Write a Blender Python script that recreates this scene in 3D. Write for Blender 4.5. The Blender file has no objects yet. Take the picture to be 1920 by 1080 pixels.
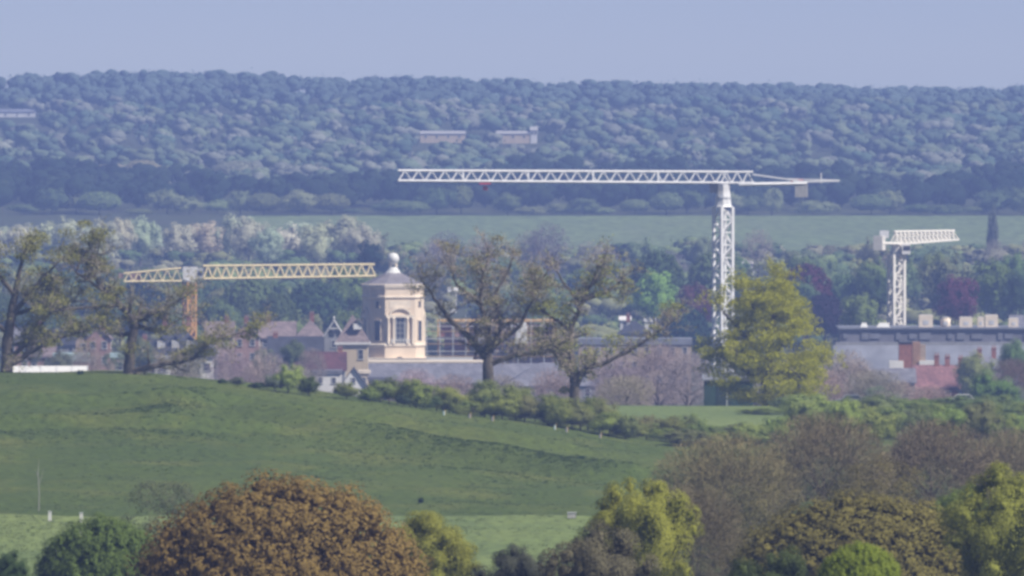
import bpy, math, random
import numpy as np
from mathutils import Vector, Matrix

# ------------------------------------------------------------------ camera, sky, sun, exposure
SC = bpy.context.scene
COL = SC.collection
K = 4.3333e-5            # radians per photograph pixel (1920 wide)
HC = 73.6                # eye height above the city ground
YH = 100.0               # photograph row of the eye level
cam_d = bpy.data.cameras.new('camera')
cam = bpy.data.objects.new('camera', cam_d); COL.objects.link(cam)
cam_d.sensor_width = 36.0
cam_d.lens = 36.0 / (1920 * K)
cam_d.clip_start = 5.0; cam_d.clip_end = 30000.0
cam.location = (0, 0, HC)
cam.rotation_euler = (math.pi / 2 - (540 - YH) * K, 0, 0)
SC.camera = cam

SUN_AZ = math.radians(60)      # to the right of straight behind the camera
SUN_EL = math.radians(47)
to_sun = Vector((math.sin(SUN_AZ) * math.cos(SUN_EL), -math.cos(SUN_AZ) * math.cos(SUN_EL), math.sin(SUN_EL)))
world = bpy.data.worlds.new('World'); SC.world = world; world.use_nodes = True
wn = world.node_tree.nodes; wl = world.node_tree.links
for n in list(wn): wn.remove(n)
sky = wn.new('ShaderNodeTexSky'); sky.sky_type = 'NISHITA'; sky.sun_disc = False
sky.sun_elevation = SUN_EL
sky.sun_rotation = math.atan2(to_sun.x, to_sun.y)
sky.altitude = 0; sky.air_density = 0.50; sky.dust_density = 0.0; sky.ozone_density = 0.0
bg = wn.new('ShaderNodeBackground'); bg.inputs[1].default_value = 0.05
wo = wn.new('ShaderNodeOutputWorld')
tint = wn.new('ShaderNodeMix'); tint.data_type = 'RGBA'; tint.blend_type = 'MULTIPLY'; tint.inputs[0].default_value = 1.0
tint.inputs[7].default_value = (0.98, 0.925, 0.99, 1)      # even lavender cast of the whole sky
wl.new(sky.outputs[0], tint.inputs[6]); wl.new(tint.outputs[2], bg.inputs[0]); wl.new(bg.outputs[0], wo.inputs[0])

sun_d = bpy.data.lights.new('sun', 'SUN'); sun_d.energy = 4.6; sun_d.angle = math.radians(0.53)
sun_d.color = (1.0, 0.93, 0.82)
sun = bpy.data.objects.new('sun', sun_d); COL.objects.link(sun)
sun.rotation_euler = (-to_sun).to_track_quat('-Z', 'Y').to_euler()
sun.location = (300, -200, 400)

SC.render.engine = 'CYCLES'
SC.view_settings.view_transform = 'Standard'; SC.view_settings.look = 'None'
SC.view_settings.exposure = 0.75; SC.view_settings.gamma = 1.0
SC.cycles.use_denoising = True
SC.cycles.max_bounces = 5; SC.cycles.diffuse_bounces = 3; SC.cycles.glossy_bounces = 2
SC.cycles.transmission_bounces = 2; SC.cycles.transparent_max_bounces = 4; SC.cycles.volume_bounces = 0
SC.cycles.sample_clamp_indirect = 4.0
SC.cycles.filter_width = 3.2          # the long lens is soft

HAZE_COL = (0.33, 0.47, 1.0, 1); HAZE_DENS = 1.34e-4
TG = 1.65      # leaf tint gain

# ------------------------------------------------------------------ helpers
def s_at(D): return K * D
def at(u, v, D): return Vector(((u - 960) * K * D, D, HC - (v - YH) * K * D))

def tag(o, label=None, cat=None, group=None, kind=None):
    if label: o['label'] = label
    if cat: o['category'] = cat
    if group: o['group'] = group
    if kind: o['kind'] = kind
    return o

def empty(name, loc, label, cat, group=None, rz=0.0):
    o = bpy.data.objects.new(name, None); COL.objects.link(o)
    o.location = loc; o.rotation_euler = (0, 0, rz); o.empty_display_size = 0.5
    return tag(o, label, cat, group)

def link(name, me, parent=None):
    o = bpy.data.objects.new(name, me); COL.objects.link(o)
    if parent is not None: o.parent = parent
    return o

def mesh_np(name, verts, faces, mat, smooth=False):
    verts = np.asarray(verts, dtype=np.float32); faces = np.asarray(faces, dtype=np.int32)
    me = bpy.data.meshes.new(name)
    nv, (nf, k) = len(verts), faces.shape
    me.vertices.add(nv); me.vertices.foreach_set('co', verts.ravel())
    me.loops.add(nf * k); me.loops.foreach_set('vertex_index', faces.ravel())
    me.polygons.add(nf)
    me.polygons.foreach_set('loop_start', np.arange(0, nf * k, k, dtype=np.int32))
    me.polygons.foreach_set('loop_total', np.full(nf, k, dtype=np.int32))
    if smooth: me.polygons.foreach_set('use_smooth', np.ones(nf, dtype=bool))
    me.materials.append(mat)
    me.update(calc_edges=True)
    return me

class MB:
    """collects shapes into one mesh"""
    def __init__(self): self.v = []; self.f = []
    def add(self, vs, fs):
        b = len(self.v); self.v += [tuple(p) for p in vs]; self.f += [tuple(b + i for i in f) for f in fs]; return self
    def box(self, c, s, rz=0.0):
        cx, cy, cz = c; hx, hy, hz = s[0] / 2, s[1] / 2, s[2] / 2
        co, si = math.cos(rz), math.sin(rz); vs = []
        for z in (-hz, hz):
            for x, y in ((-hx, -hy), (hx, -hy), (hx, hy), (-hx, hy)):
                vs.append((cx + x * co - y * si, cy + x * si + y * co, cz + z))
        return self.add(vs, [(3, 2, 1, 0), (4, 5, 6, 7), (0, 1, 5, 4), (1, 2, 6, 5), (2, 3, 7, 6), (3, 0, 4, 7)])
    def span(self, x0, x1, y0, y1, z0, z1):
        return self.box(((x0 + x1) / 2, (y0 + y1) / 2, (z0 + z1) / 2), (x1 - x0, y1 - y0, z1 - z0))
    def ring(self, loops, cap0=True, cap1=True):
        n = len(loops[0]); vs = [p for l in loops for p in l]; fs = []
        for i in range(len(loops) - 1):
            for j in range(n):
                k = (j + 1) % n
                fs.append((i * n + j, i * n + k, (i + 1) * n + k, (i + 1) * n + j))
        if cap0: fs.append(tuple(reversed(range(n))))
        if cap1: fs.append(tuple(range((len(loops) - 1) * n, len(loops) * n)))
        return self.add(vs, fs)
    def lathe(self, prof, n=16, c=(0, 0, 0)):
        return self.ring([[(c[0] + r * math.cos(2 * math.pi * j / n), c[1] + r * math.sin(2 * math.pi * j / n), c[2] + z) for j in range(n)] for r, z in prof])
    def tube(self, pts, rad, n=6):
        loops = []; pts = [Vector(p) for p in pts]
        for i, p in enumerate(pts):
            d = (pts[min(i + 1, len(pts) - 1)] - pts[max(i - 1, 0)])
            if d.length < 1e-6: d = Vector((0, 0, 1))
            d.normalize()
            a = d.cross(Vector((0.31, 0.95, 0.05))); 
            if a.length < 1e-3: a = d.cross(Vector((1, 0, 0)))
            a.normalize(); b = d.cross(a); r = rad[i] if isinstance(rad, (list, tuple)) else rad
            loops.append([tuple(p + (a * math.cos(t) + b * math.sin(t)) * r) for t in (2 * math.pi * j / n for j in range(n))])
        return self.ring(loops)
    def build(self, name, mat, parent=None, smooth=False):
        me = bpy.data.meshes.new(name); me.from_pydata(self.v, [], self.f); me.materials.append(mat)
        if smooth: me.polygons.foreach_set('use_smooth', np.ones(len(me.polygons), dtype=bool))
        me.update()
        return link(name, me, parent)

# ------------------------------------------------------------------ materials
MATS = {}
def surf(name, col, rough=0.8, scale=1.0, var=0.18, bump=0.0, metal=0.0, spec=0.3, streak=False, bscale=None):
    """painted or stone or metal surface: base colour with two noise scales of wear"""
    if name in MATS: return MATS[name]
    m = bpy.data.materials.new(name); m.use_nodes = True; N = m.node_tree.nodes; L = m.node_tree.links
    p = N['Principled BSDF']; p.inputs['Roughness'].default_value = rough; p.inputs['Metallic'].default_value = metal
    p.inputs['Specular IOR Level'].default_value = spec
    tc = N.new('ShaderNodeTexCoord'); mp = N.new('ShaderNodeMapping')
    if streak: mp.inputs['Scale'].default_value = (1, 1, 0.15)
    L.new(tc.outputs['Object'], mp.inputs[0])
    n1 = N.new('ShaderNodeTexNoise'); n1.inputs['Scale'].default_value = scale; n1.inputs['Detail'].default_value = 6
    L.new(mp.outputs[0], n1.inputs[0])
    r = N.new('ShaderNodeMapRange'); r.inputs[1].default_value = 0.25; r.inputs[2].default_value = 0.75
    r.inputs[3].default_value = 1 - var; r.inputs[4].default_value = 1 + var
    L.new(n1.outputs[0], r.inputs[0])
    mx = N.new('ShaderNodeMix'); mx.data_type = 'RGBA'; mx.blend_type = 'MULTIPLY'; mx.inputs[0].default_value = 1
    mx.inputs[6].default_value = (*col, 1); L.new(r.outputs[0], mx.inputs[7])
    L.new(mx.outputs[2], p.inputs['Base Color'])
    if bump:
        n2 = N.new('ShaderNodeTexNoise'); n2.inputs['Scale'].default_value = bscale or scale * 6; n2.inputs['Detail'].default_value = 4
        L.new(mp.outputs[0], n2.inputs[0])
        b = N.new('ShaderNodeBump'); b.inputs['Strength'].default_value = bump; b.inputs['Distance'].default_value = 0.1
        L.new(n2.outputs[0], b.inputs['Height']); L.new(b.outputs[0], p.inputs['Normal'])
    MATS[name] = m
    return m

def tiled(name, col, course=0.35, var=0.25, rough=0.75):
    """roof covering: courses and single slates varied in tone"""
    if name in MATS: return MATS[name]
    m = bpy.data.materials.new(name); m.use_nodes = True; N = m.node_tree.nodes; L = m.node_tree.links
    p = N['Principled BSDF']; p.inputs['Roughness'].default_value = rough; p.inputs['Specular IOR Level'].default_value = 0.35
    tc = N.new('ShaderNodeTexCoord'); sx = N.new('ShaderNodeSeparateXYZ'); L.new(tc.outputs['Object'], sx.inputs[0])
    ad = N.new('ShaderNodeMath'); ad.operation = 'ADD'; L.new(sx.outputs[0], ad.inputs[0]); L.new(sx.outputs[1], ad.inputs[1])
    cx = N.new('ShaderNodeCombineXYZ'); L.new(ad.outputs[0], cx.inputs[0]); L.new(sx.outputs[2], cx.inputs[1])
    br = N.new('ShaderNodeTexBrick'); br.inputs['Scale'].default_value = 1.0; br.inputs['Brick Width'].default_value = course * 1.3
    br.inputs['Row Height'].default_value = course; br.inputs['Mortar Size'].default_value = 0.02
    c = Vector(col)
    br.inputs['Color1'].default_value = (*(c * (1 - var)), 1); br.inputs['Color2'].default_value = (*(c * (1 + var)), 1)
    br.inputs['Mortar'].default_value = (*(c * 0.6), 1); L.new(cx.outputs[0], br.inputs['Vector'])
    n1 = N.new('ShaderNodeTexNoise'); n1.inputs['Scale'].default_value = 0.5; n1.inputs['Detail'].default_value = 5; L.new(tc.outputs['Object'], n1.inputs[0])
    r = N.new('ShaderNodeMapRange'); r.inputs[1].default_value = .3; r.inputs[2].default_value = .7; r.inputs[3].default_value = .75; r.inputs[4].default_value = 1.25
    L.new(n1.outputs[0], r.inputs[0])
    mx = N.new('ShaderNodeMix'); mx.data_type = 'RGBA'; mx.blend_type = 'MULTIPLY'; mx.inputs[0].default_value = 1
    L.new(br.outputs[0], mx.inputs[6]); L.new(r.outputs[0], mx.inputs[7]); L.new(mx.outputs[2], p.inputs['Base Color'])
    MATS[name] = m
    return m

def grass(name, c1, c2, c3, big=0.02, mid=0.12, fine=1.2, stretch=(1, 1, 1)):
    m = bpy.data.materials.new(name); m.use_nodes = True; N = m.node_tree.nodes; L = m.node_tree.links
    p = N['Principled BSDF']; p.inputs['Roughness'].default_value = 0.9; p.inputs['Specular IOR Level'].default_value = 0.15
    tc = N.new('ShaderNodeTexCoord'); mp = N.new('ShaderNodeMapping'); mp.inputs['Scale'].default_value = stretch
    L.new(tc.outputs['Object'], mp.inputs[0])
    def noise(sc, det=5, dist=0.3):
        n = N.new('ShaderNodeTexNoise'); n.inputs['Scale'].default_value = sc; n.inputs['Detail'].default_value = det
        n.inputs['Distortion'].default_value = dist; L.new(mp.outputs[0], n.inputs[0]); return n
    a, b, c = noise(big), noise(mid), noise(fine, 8)
    ra = N.new('ShaderNodeValToRGB'); ra.color_ramp.elements[0].position = .35; ra.color_ramp.elements[1].position = .65
    ra.color_ramp.elements[0].color = (*c1, 1); ra.color_ramp.elements[1].color = (*c2, 1); L.new(a.outputs[0], ra.inputs[0])
    rb = N.new('ShaderNodeMapRange'); rb.inputs[1].default_value = .5; rb.inputs[2].default_value = .7; L.new(b.outputs[0], rb.inputs[0])
    m1 = N.new('ShaderNodeMix'); m1.data_type = 'RGBA'; L.new(rb.outputs[0], m1.inputs[0]); L.new(ra.outputs[0], m1.inputs[6]); m1.inputs[7].default_value = (*c3, 1)
    rc = N.new('ShaderNodeMapRange'); rc.inputs[1].default_value = .3; rc.inputs[2].default_value = .7; rc.inputs[3].default_value = .72; rc.inputs[4].default_value = 1.28
    L.new(c.outputs[0], rc.inputs[0])
    m2 = N.new('ShaderNodeMix'); m2.data_type = 'RGBA'; m2.blend_type = 'MULTIPLY'; m2.inputs[0].default_value = 1
    L.new(m1.outputs[2], m2.inputs[6]); L.new(rc.outputs[0], m2.inputs[7]); L.new(m2.outputs[2], p.inputs['Base Color'])
    bm = N.new('ShaderNodeBump'); bm.inputs['Strength'].default_value = 0.5; bm.inputs['Distance'].default_value = 0.3
    L.new(c.outputs[0], bm.inputs['Height']); L.new(bm.outputs[0], p.inputs['Normal'])
    return m

def leaf_mat(name, source, trans=0.4, lo=0.8, hi=1.2):
    m = bpy.data.materials.new(name); m.use_nodes = True; N = m.node_tree.nodes; L = m.node_tree.links
    for n in list(N): N.remove(n)
    out = N.new('ShaderNodeOutputMaterial')
    if source == 'object':
        c = N.new('ShaderNodeObjectInfo').outputs['Color']
    else:
        a = N.new('ShaderNodeAttribute'); a.attribute_name = 'tint'; c = a.outputs['Color']
    g = N.new('ShaderNodeNewGeometry')
    r = N.new('ShaderNodeMapRange'); r.inputs[3].default_value = lo; r.inputs[4].default_value = hi; L.new(g.outputs['Random Per Island'], r.inputs[0])
    hs = N.new('ShaderNodeHueSaturation'); L.new(c, hs.inputs['Color']); L.new(r.outputs[0], hs.inputs['Value'])
    d = N.new('ShaderNodeBsdfDiffuse'); L.new(hs.outputs[0], d.inputs[0])
    t = N.new('ShaderNodeBsdfTranslucent'); L.new(hs.outputs[0], t.inputs[0])
    mx = N.new('ShaderNodeMixShader'); mx.inputs[0].default_value = trans
    L.new(d.outputs[0], mx.inputs[1]); L.new(t.outputs[0], mx.inputs[2]); L.new(mx.outputs[0], out.inputs[0])
    return m

M_LEAF = leaf_mat('leaf', 'object')
M_TWIG = leaf_mat('twig', 'object', 0.0, 0.7, 1.3)
M_WOOD_LEAF = leaf_mat('wood_leaf', 'attribute', 0.35, 0.88, 1.12)
M_BARK = surf('bark', (0.095, 0.082, 0.068), 0.95, 3.0, 0.35, 0.6)
M_GROUND = grass('ground_cover', (0.05, 0.062, 0.03), (0.06, 0.07, 0.03), (0.055, 0.05, 0.035))
M_PASTURE = grass('pasture_grass', (0.053, 0.080, 0.017), (0.070, 0.096, 0.020), (0.090, 0.108, 0.025), 0.035, 0.11, 1.4, (1, 0.45, 1))
M_MEADOW = grass('meadow_grass', (0.115, 0.158, 0.052), (0.14, 0.18, 0.058), (0.10, 0.14, 0.048), 0.03, 0.10, 1.2, (1, 0.4, 1))
M_FAR = grass('crop_field', (0.12, 0.165, 0.07), (0.14, 0.18, 0.075), (0.13, 0.165, 0.08), 0.008, 0.03, 0.3, (1, 0.15, 1))
STONE = surf('honey_stone', (0.66, 0.545, 0.425), 0.85, 0.5, 0.16, 0.3, streak=True)
STONE_PALE = surf('pale_stone', (0.69, 0.60, 0.49), 0.85, 0.8, 0.14, 0.2)
WHITE = surf('white_render', (0.66, 0.65, 0.64), 0.7, 0.6, 0.10, 0.1, streak=True)
CREAM = surf('cream_render', (0.50, 0.41, 0.29), 0.8, 0.6, 0.12, 0.15, streak=True)
PINK = surf('pink_brick', (0.30, 0.19, 0.16), 0.9, 1.4, 0.25, 0.3)
BUFF = surf('buff_brick', (0.33, 0.26, 0.20), 0.9, 1.4, 0.2, 0.3)
BRICK = surf('dark_brick', (0.25, 0.11, 0.08), 0.9, 1.6, 0.3, 0.3)
GREYW = surf('grey_wall', (0.24, 0.24, 0.25), 0.8, 0.8, 0.15, 0.2)
SLATE = tiled('blue_slate', (0.034, 0.037, 0.05))
SLATE_P = tiled('pale_slate', (0.15, 0.15, 0.18))
REDT = tiled('shaded_red_tile', (0.085, 0.032, 0.038))  # tile colour darkened to carry the shade on this roof slope
PINKT = tiled('pink_tile', (0.18, 0.14, 0.14))
LEAD = surf('lead_sheet', (0.19, 0.175, 0.19), 0.55, 0.7, 0.2, 0.1)
METAL_ROOF = surf('pale_metal_roof', (0.17, 0.18, 0.215), 0.6, 0.25, 0.3, 0.1)
DARK_ROOF = surf('dark_felt_roof', (0.16, 0.165, 0.20), 0.8, 0.5, 0.25, 0.2)
TEAL_ROOF = surf('teal_sheet_roof', (0.36, 0.47, 0.48), 0.5, 0.5, 0.12, 0.1)
GLASS = surf('window_glass', (0.045, 0.05, 0.065), 0.15, 0.8, 0.3, 0.0, spec=0.6)
FRAME = surf('white_frame', (0.5, 0.5, 0.5), 0.6, 1.0, 0.08)
CRANE_W = surf('white_crane_paint', (0.68, 0.68, 0.69), 0.5, 0.7, 0.10)
CRANE_C = surf('cream_crane_paint', (0.68, 0.65, 0.60), 0.5, 0.7, 0.12)
CRANE_Y = surf('yellow_crane_paint', (0.62, 0.53, 0.32), 0.5, 0.7, 0.12)
CRANE_O = surf('orange_crane_paint', (0.50, 0.27, 0.07), 0.55, 0.7, 0.2)
RED_P = surf('red_paint', (0.45, 0.05, 0.06), 0.5, 1.0, 0.15)
CONC = surf('concrete', (0.34, 0.335, 0.33), 0.85, 0.8, 0.15, 0.3)
TIMBER = surf('yellow_timber', (0.50, 0.33, 0.14), 0.85, 1.5, 0.25, 0.2)
STEEL = surf('galvanised_steel', (0.55, 0.56, 0.58), 0.45, 2.0, 0.15, metal=0.2)
WHITE_P = surf('white_plastic', (0.6, 0.6, 0.59), 0.5, 2.0, 0.08)
DGREEN = surf('dark_green_paint', (0.025, 0.055, 0.045), 0.6, 1.0, 0.25)
CAR_G = surf('grey_car_paint', (0.2, 0.21, 0.23), 0.3, 1.0, 0.05, spec=0.6)
CAR_W = surf('white_car_paint', (0.5, 0.5, 0.5), 0.3, 1.0, 0.05, spec=0.6)
RUBBER = surf('rubber', (0.03, 0.03, 0.03), 0.9, 3.0, 0.2)

# ------------------------------------------------------------------ terrain
UC = [-600, 0, 250, 420, 600, 760, 1000, 1250, 1500, 1920, 2500]
def zr(D, ys): return [HC - (y - YH) * K * D for y in ys]
crest = zr(1300, [708, 706, 705, 722, 740, 767, 797, 838, 842, 838, 838])
ROWS = [(-400, 55), (-60, 70), (0, 71.8), (60, 68), (150, 62), (300, 52), (500, 41), (650, 36), (800, 33.6), (900, 32.6), (1000, 32.9),
        (1060, zr(1060, [968] * 7 + [975, 985, 985, 985])),
        (1120, zr(1120, [905, 905, 907, 910, 914, 920, 930, 942, 950, 950, 950])),
        (1180, zr(1180, [835, 835, 838, 845, 855, 868, 888, 906, 915, 915, 915])),
        (1240, zr(1240, [765, 765, 768, 778, 795, 815, 845, 872, 880, 880, 880])),
        (1300, crest), (1330, [z - 0.35 for z in crest]),
        (1400, [37, 37, 37, 36, 35, 33, 31.8, 31.1, 31, 31, 31]),
        (1500, [31, 31, 31, 31, 31, 31, 30.8, 30.6, 30.6, 30.6, 30.6]),
        (1560, 28.8), (1700, 22), (2000, 12), (2200, 7), (2350, 4), (2500, 1), (2700, 0.5), (3000, 1.5), (3300, 4), (3650, 8.5),
        (4000, 9.5), (4400, 14.5), (4500, 15.5), (5000, 23.8), (5500, 34.3), (6000, 43.7),
        (6450, zr(6450, [166, 168, 158, 158, 172, 170, 180, 183, 190, 194, 194])), (6750, 44), (7000, 38)]
RD = np.array([r[0] for r in ROWS], float)
RZ = np.array([[r[1]] * len(UC) if not isinstance(r[1], list) else r[1] for r in ROWS], float)
UCA = np.array(UC, float)

def _raw(X, D):
    u = np.clip(X / (K * np.maximum(D, 400)) + 960, UCA[0], UCA[-1])
    i = np.clip(np.searchsorted(RD, D) - 1, 0, len(RD) - 2)
    t = np.clip((D - RD[i]) / (RD[i + 1] - RD[i]), 0, 1)
    j = np.clip(np.searchsorted(UCA, u) - 1, 0, len(UCA) - 2)
    w = np.clip((u - UCA[j]) / (UCA[j + 1] - UCA[j]), 0, 1)
    return (RZ[i, j] * (1 - w) + RZ[i, j + 1] * w) * (1 - t) + (RZ[i + 1, j] * (1 - w) + RZ[i + 1, j + 1] * w) * t

def _seg(X, D, a, b, width, amp):
    ax, ad = a; bx, bd = b; L2 = (bx - ax) ** 2 + (bd - ad) ** 2
    t = np.clip(((X - ax) * (bx - ax) + (D - ad) * (bd - ad)) / L2, 0, 1)
    r = np.hypot(X - ax - t * (bx - ax), D - ad - t * (bd - ad))
    return amp * np.exp(-(r / width) ** 2)

def height(X, D):
    X = np.asarray(X, float); D = np.asarray(D, float); z = 0
    for k in (-.014, -.007, 0, .007, .014):
        for du in (-50, 0, 50):
            z = z + _raw(X + du * K * D, D * (1 + k)) / 15
    z = z + _seg(X, D, (-24, 1240), (11, 1172), 5.0, 1.7) + _seg(X, D, (-36, 1216), (-32, 1275), 3.2, 0.75)
    z = z + _seg(X, D, (-60, 1208), (-25, 1214), 3.0, 1.3) + _seg(X, D, (-50, 1248), (-34, 1250), 3.0, 1.1) + _seg(X, D, (-30, 1262), (4, 1250), 4.0, .9) + _seg(X, D, (-20, 1110), (5, 1130), 6.0, 0.4)
    z = z + np.where((D > 1000) & (D < 1400), 0.16 * np.sin(X * 0.31 + D * 0.11) * np.sin(D * 0.13 - X * .07) + 0.1 * np.sin(X * .13 - D * .23), 0)
    return z
def gz(X, D): return float(height(X, D))

rows = np.unique(np.concatenate([np.arange(-400, 0, 50), np.arange(0, 900, 30), np.arange(900, 1060, 8), np.arange(1060, 1350, 2.5),
                                 np.arange(1350, 1600, 10), np.arange(1600, 2600, 40), np.arange(2600, 4000, 70), np.arange(4000, 4440, 40),
                                 np.arange(4440, 6961, 60)]))
tc_ = np.concatenate([[-1, -.6, -.4], np.linspace(-.27, .27, 150), [.4, .6, 1]])
def half(D): return 260 + 0.30 * np.maximum(D, 0)

def sheet(name, mat, D0, D1, t0=-1.01, t1=1.01, dz=0.0, edge=None):
    rr = rows[(rows >= D0) & (rows <= D1)]; tt = tc_[(tc_ >= t0) & (tc_ <= t1)]
    Dg, Tg = np.meshgrid(rr, tt, indexing='ij'); Xg = Tg * half(Dg)
    Z = height(Xg, Dg) + dz
    v = np.stack([Xg, Dg, Z], -1).reshape(-1, 3); n, m = Dg.shape
    i, j = np.meshgrid(np.arange(n - 1), np.arange(m - 1), indexing='ij'); a = (i * m + j).ravel()
    f = np.stack([a, a + 1, a + m + 1, a + m], 1)
    o = link(name, mesh_np(name, v, f, mat, True)); o['kind'] = 'structure'
    return o
sheet('ground', M_GROUND, -400, 6961)
sheet('meadow_field', M_MEADOW, 740, 1060.1, dz=0.06, t0=-.27, t1=.27)
sheet('pasture_field', M_PASTURE, 1059.9, 1342, dz=0.08, t0=-.27, t1=.27)
sheet('paddock_field', M_MEADOW, 1360, 1570, dz=0.06, t0=0.012, t1=.2)
sheet('crop_field', M_FAR, 3790, 4450, dz=0.15, t0=-0.06, t1=.27)

# ------------------------------------------------------------------ trees
def grass_tufts(name, label, n, Dr, umin, umax, tints, hr, seed, blades=7, lines=None):
    g = np.random.default_rng(seed); m = n * 4
    D = g.uniform(Dr[0], Dr[1], m); u = g.uniform(umin, umax, m); X = (u - 960) * K * D
    dens = .5 + .3 * np.sin(X * .21 + D * .013) * np.sin(D * .019 - X * .13) + .3 * np.sin(X * .37 - D * .027 + 1); k = np.nonzero(g.random(m) < np.clip(dens, .03, 1) ** 2)[0][:n]
    D, X = D[k], X[k]
    if lines:
        j = g.integers(len(lines), size=n); t = g.random(n); Lr = np.array(lines, float)[j]; wd = Lr[:, 4]
        X = Lr[:, 0] + (Lr[:, 2] - Lr[:, 0]) * t + g.normal(size=n) * wd * .5; D = Lr[:, 1] + (Lr[:, 3] - Lr[:, 1]) * t + g.normal(size=n) * wd * (.4 + .6 * np.sin(t * 3.14))
    n = len(D); Z = height(X, D) + .05
    rx = np.repeat(X, blades) + g.normal(size=n * blades) * .16; rd = np.repeat(D, blades) + g.normal(size=n * blades) * .16; rz = np.repeat(Z, blades)
    h = np.repeat(g.uniform(hr[0], hr[1], n), blades) * g.uniform(.6, 1.2, n * blades); a = g.uniform(0, 6.28, n * blades); w = .05 + .12 * h
    lean = g.normal(size=(n * blades, 2)) * .35 * h[:, None]
    A = np.stack([rx - w * np.cos(a), rd - w * np.sin(a), rz], 1); B = np.stack([rx + w * np.cos(a), rd + w * np.sin(a), rz], 1); C = np.stack([rx + lean[:, 0], rd + lean[:, 1], rz + h], 1)
    V = np.stack([A, B, C], 1).reshape(-1, 3); off = np.array([0, 1200., 35.]); me = mesh_np(name, V - off, np.arange(len(V)).reshape(-1, 3), M_WOOD_LEAF)
    T_ = np.array(tints)[g.integers(len(tints), size=n)] * g.uniform(.8, 1.2, (n, 1)); T_ = np.repeat(np.concatenate([T_, np.ones((n, 1))], 1), blades * 3, axis=0).astype(np.float32)
    at_ = me.attributes.new('tint', 'FLOAT_COLOR', 'POINT'); at_.data.foreach_set('color', np.ascontiguousarray(T_).ravel())
    o = link(name, me); o.location = off; return tag(o, label, 'grass', kind='stuff')
grass_tufts('rough_grass', 'rough grass tufts scattered over the dark pasture', 6000, (1062, 1325), -150, 1400, [(.085, .12, .045), (.075, .105, .04), (.10, .125, .05)], (.05, .14), 3)
grass_tufts('bank_shade_tufts', 'grass tufts tinted dark as shade along the feet of the pasture banks', 5200, (1062, 1325), -150, 1400, [(.06, .092, .026), (.066, .10, .03), (.075, .105, .032)], (.05, .16), 6,
            lines=[(-20, 1222, 10, 1160, 12), (-20, 1222, 10, 1160, 18), (-38, 1214, -33, 1262, 7), (-58, 1198, -30, 1202, 9), (-14, 1212, 8, 1172, 5)])  # dark tufts laid in to stand for the shade below the banks
grass_tufts('meadow_tufts', 'lighter grass tufts over the bright meadow strip', 5000, (930, 1058), -100, 1500, [(.17, .21, .08), (.14, .18, .07), (.13, .17, .06)], (.05, .12), 4)
def rng(seed): return np.random.default_rng(seed)
def unit(v): return v / np.maximum(np.linalg.norm(v, axis=-1, keepdims=True), 1e-9)

def leaf_quads(P, Nn, size, g, aspect=0.62):
    n = len(P); ref = unit(g.normal(size=(n, 3))); a = unit(np.cross(Nn, ref)); b = np.cross(Nn, a)
    s = (size * g.uniform(0.6, 1.35, n))[:, None]
    V = np.stack([P - a * s * .5, P + b * s * .5 * aspect, P + a * s * .5, P - b * s * .5 * aspect], 1).reshape(-1, 3)
    return V, np.arange(4 * n).reshape(n, 4)

def env_scale(d, shape):
    z = d[..., 2]
    if shape == 'dome': return np.where(z < 0, 1 - 0.45 * (-z), 1.0 + 0.02 * z)
    if shape == 'shrub': return np.where(z < 0, 1 - 0.25 * (-z), 1.0)
    if shape == 'poplar': return 1 - 0.15 * np.abs(z)
    if shape == 'spread': return np.where(z < 0, 1 - 0.5 * (-z), 1 - .12 * z)
    return 1.0 - 0.1 * np.maximum(-z, 0)

def crown_points(seed, n, shape, lumps, lump_r=(.2, .36), jit=.3):
    g = rng(seed); jit = .13 if shape == 'dome' else jit
    d = unit(g.normal(size=(lumps * 3, 3)))
    if shape == 'dome':      # evenly spread twig clusters
        m_ = int(lumps * 1.15); i_ = np.arange(m_) + .5; zz = 1 - 2 * i_ / m_; a_ = i_ * 2.39996; d = unit(np.stack([np.sqrt(1 - zz ** 2) * np.cos(a_), np.sqrt(1 - zz ** 2) * np.sin(a_), zz], 1) + g.normal(size=(m_, 3)) * .035)
    d = d[(d[:, 2] > -0.75) | (g.random(len(d)) < .3)][:lumps]
    rad = (g.uniform(.55, .86, len(d)) if shape != 'dome' else g.uniform(.84, .93, len(d))) * env_scale(d, shape); C = d * rad[:, None]
    R = g.uniform(*lump_r, len(d)); R *= np.where(d[:, 2] > .5, 1.0, 1.0)
    pr = R ** 2 / (R ** 2).sum(); k = g.choice(len(d), n, p=pr)
    dd = unit(g.normal(size=(n, 3)) + unit(C[k]) * 0.75 + np.array([0, 0, .25]))
    rr = R[k] * (.66 + .46 * g.random(n) ** .8)
    P = C[k] + dd * rr[:, None]
    Nn = unit(dd * .9 + unit(C[k]) * .35 + g.normal(size=(n, 3)) * jit)
    global LAST
    LAST = (C, R)
    return P, Nn, g

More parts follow.
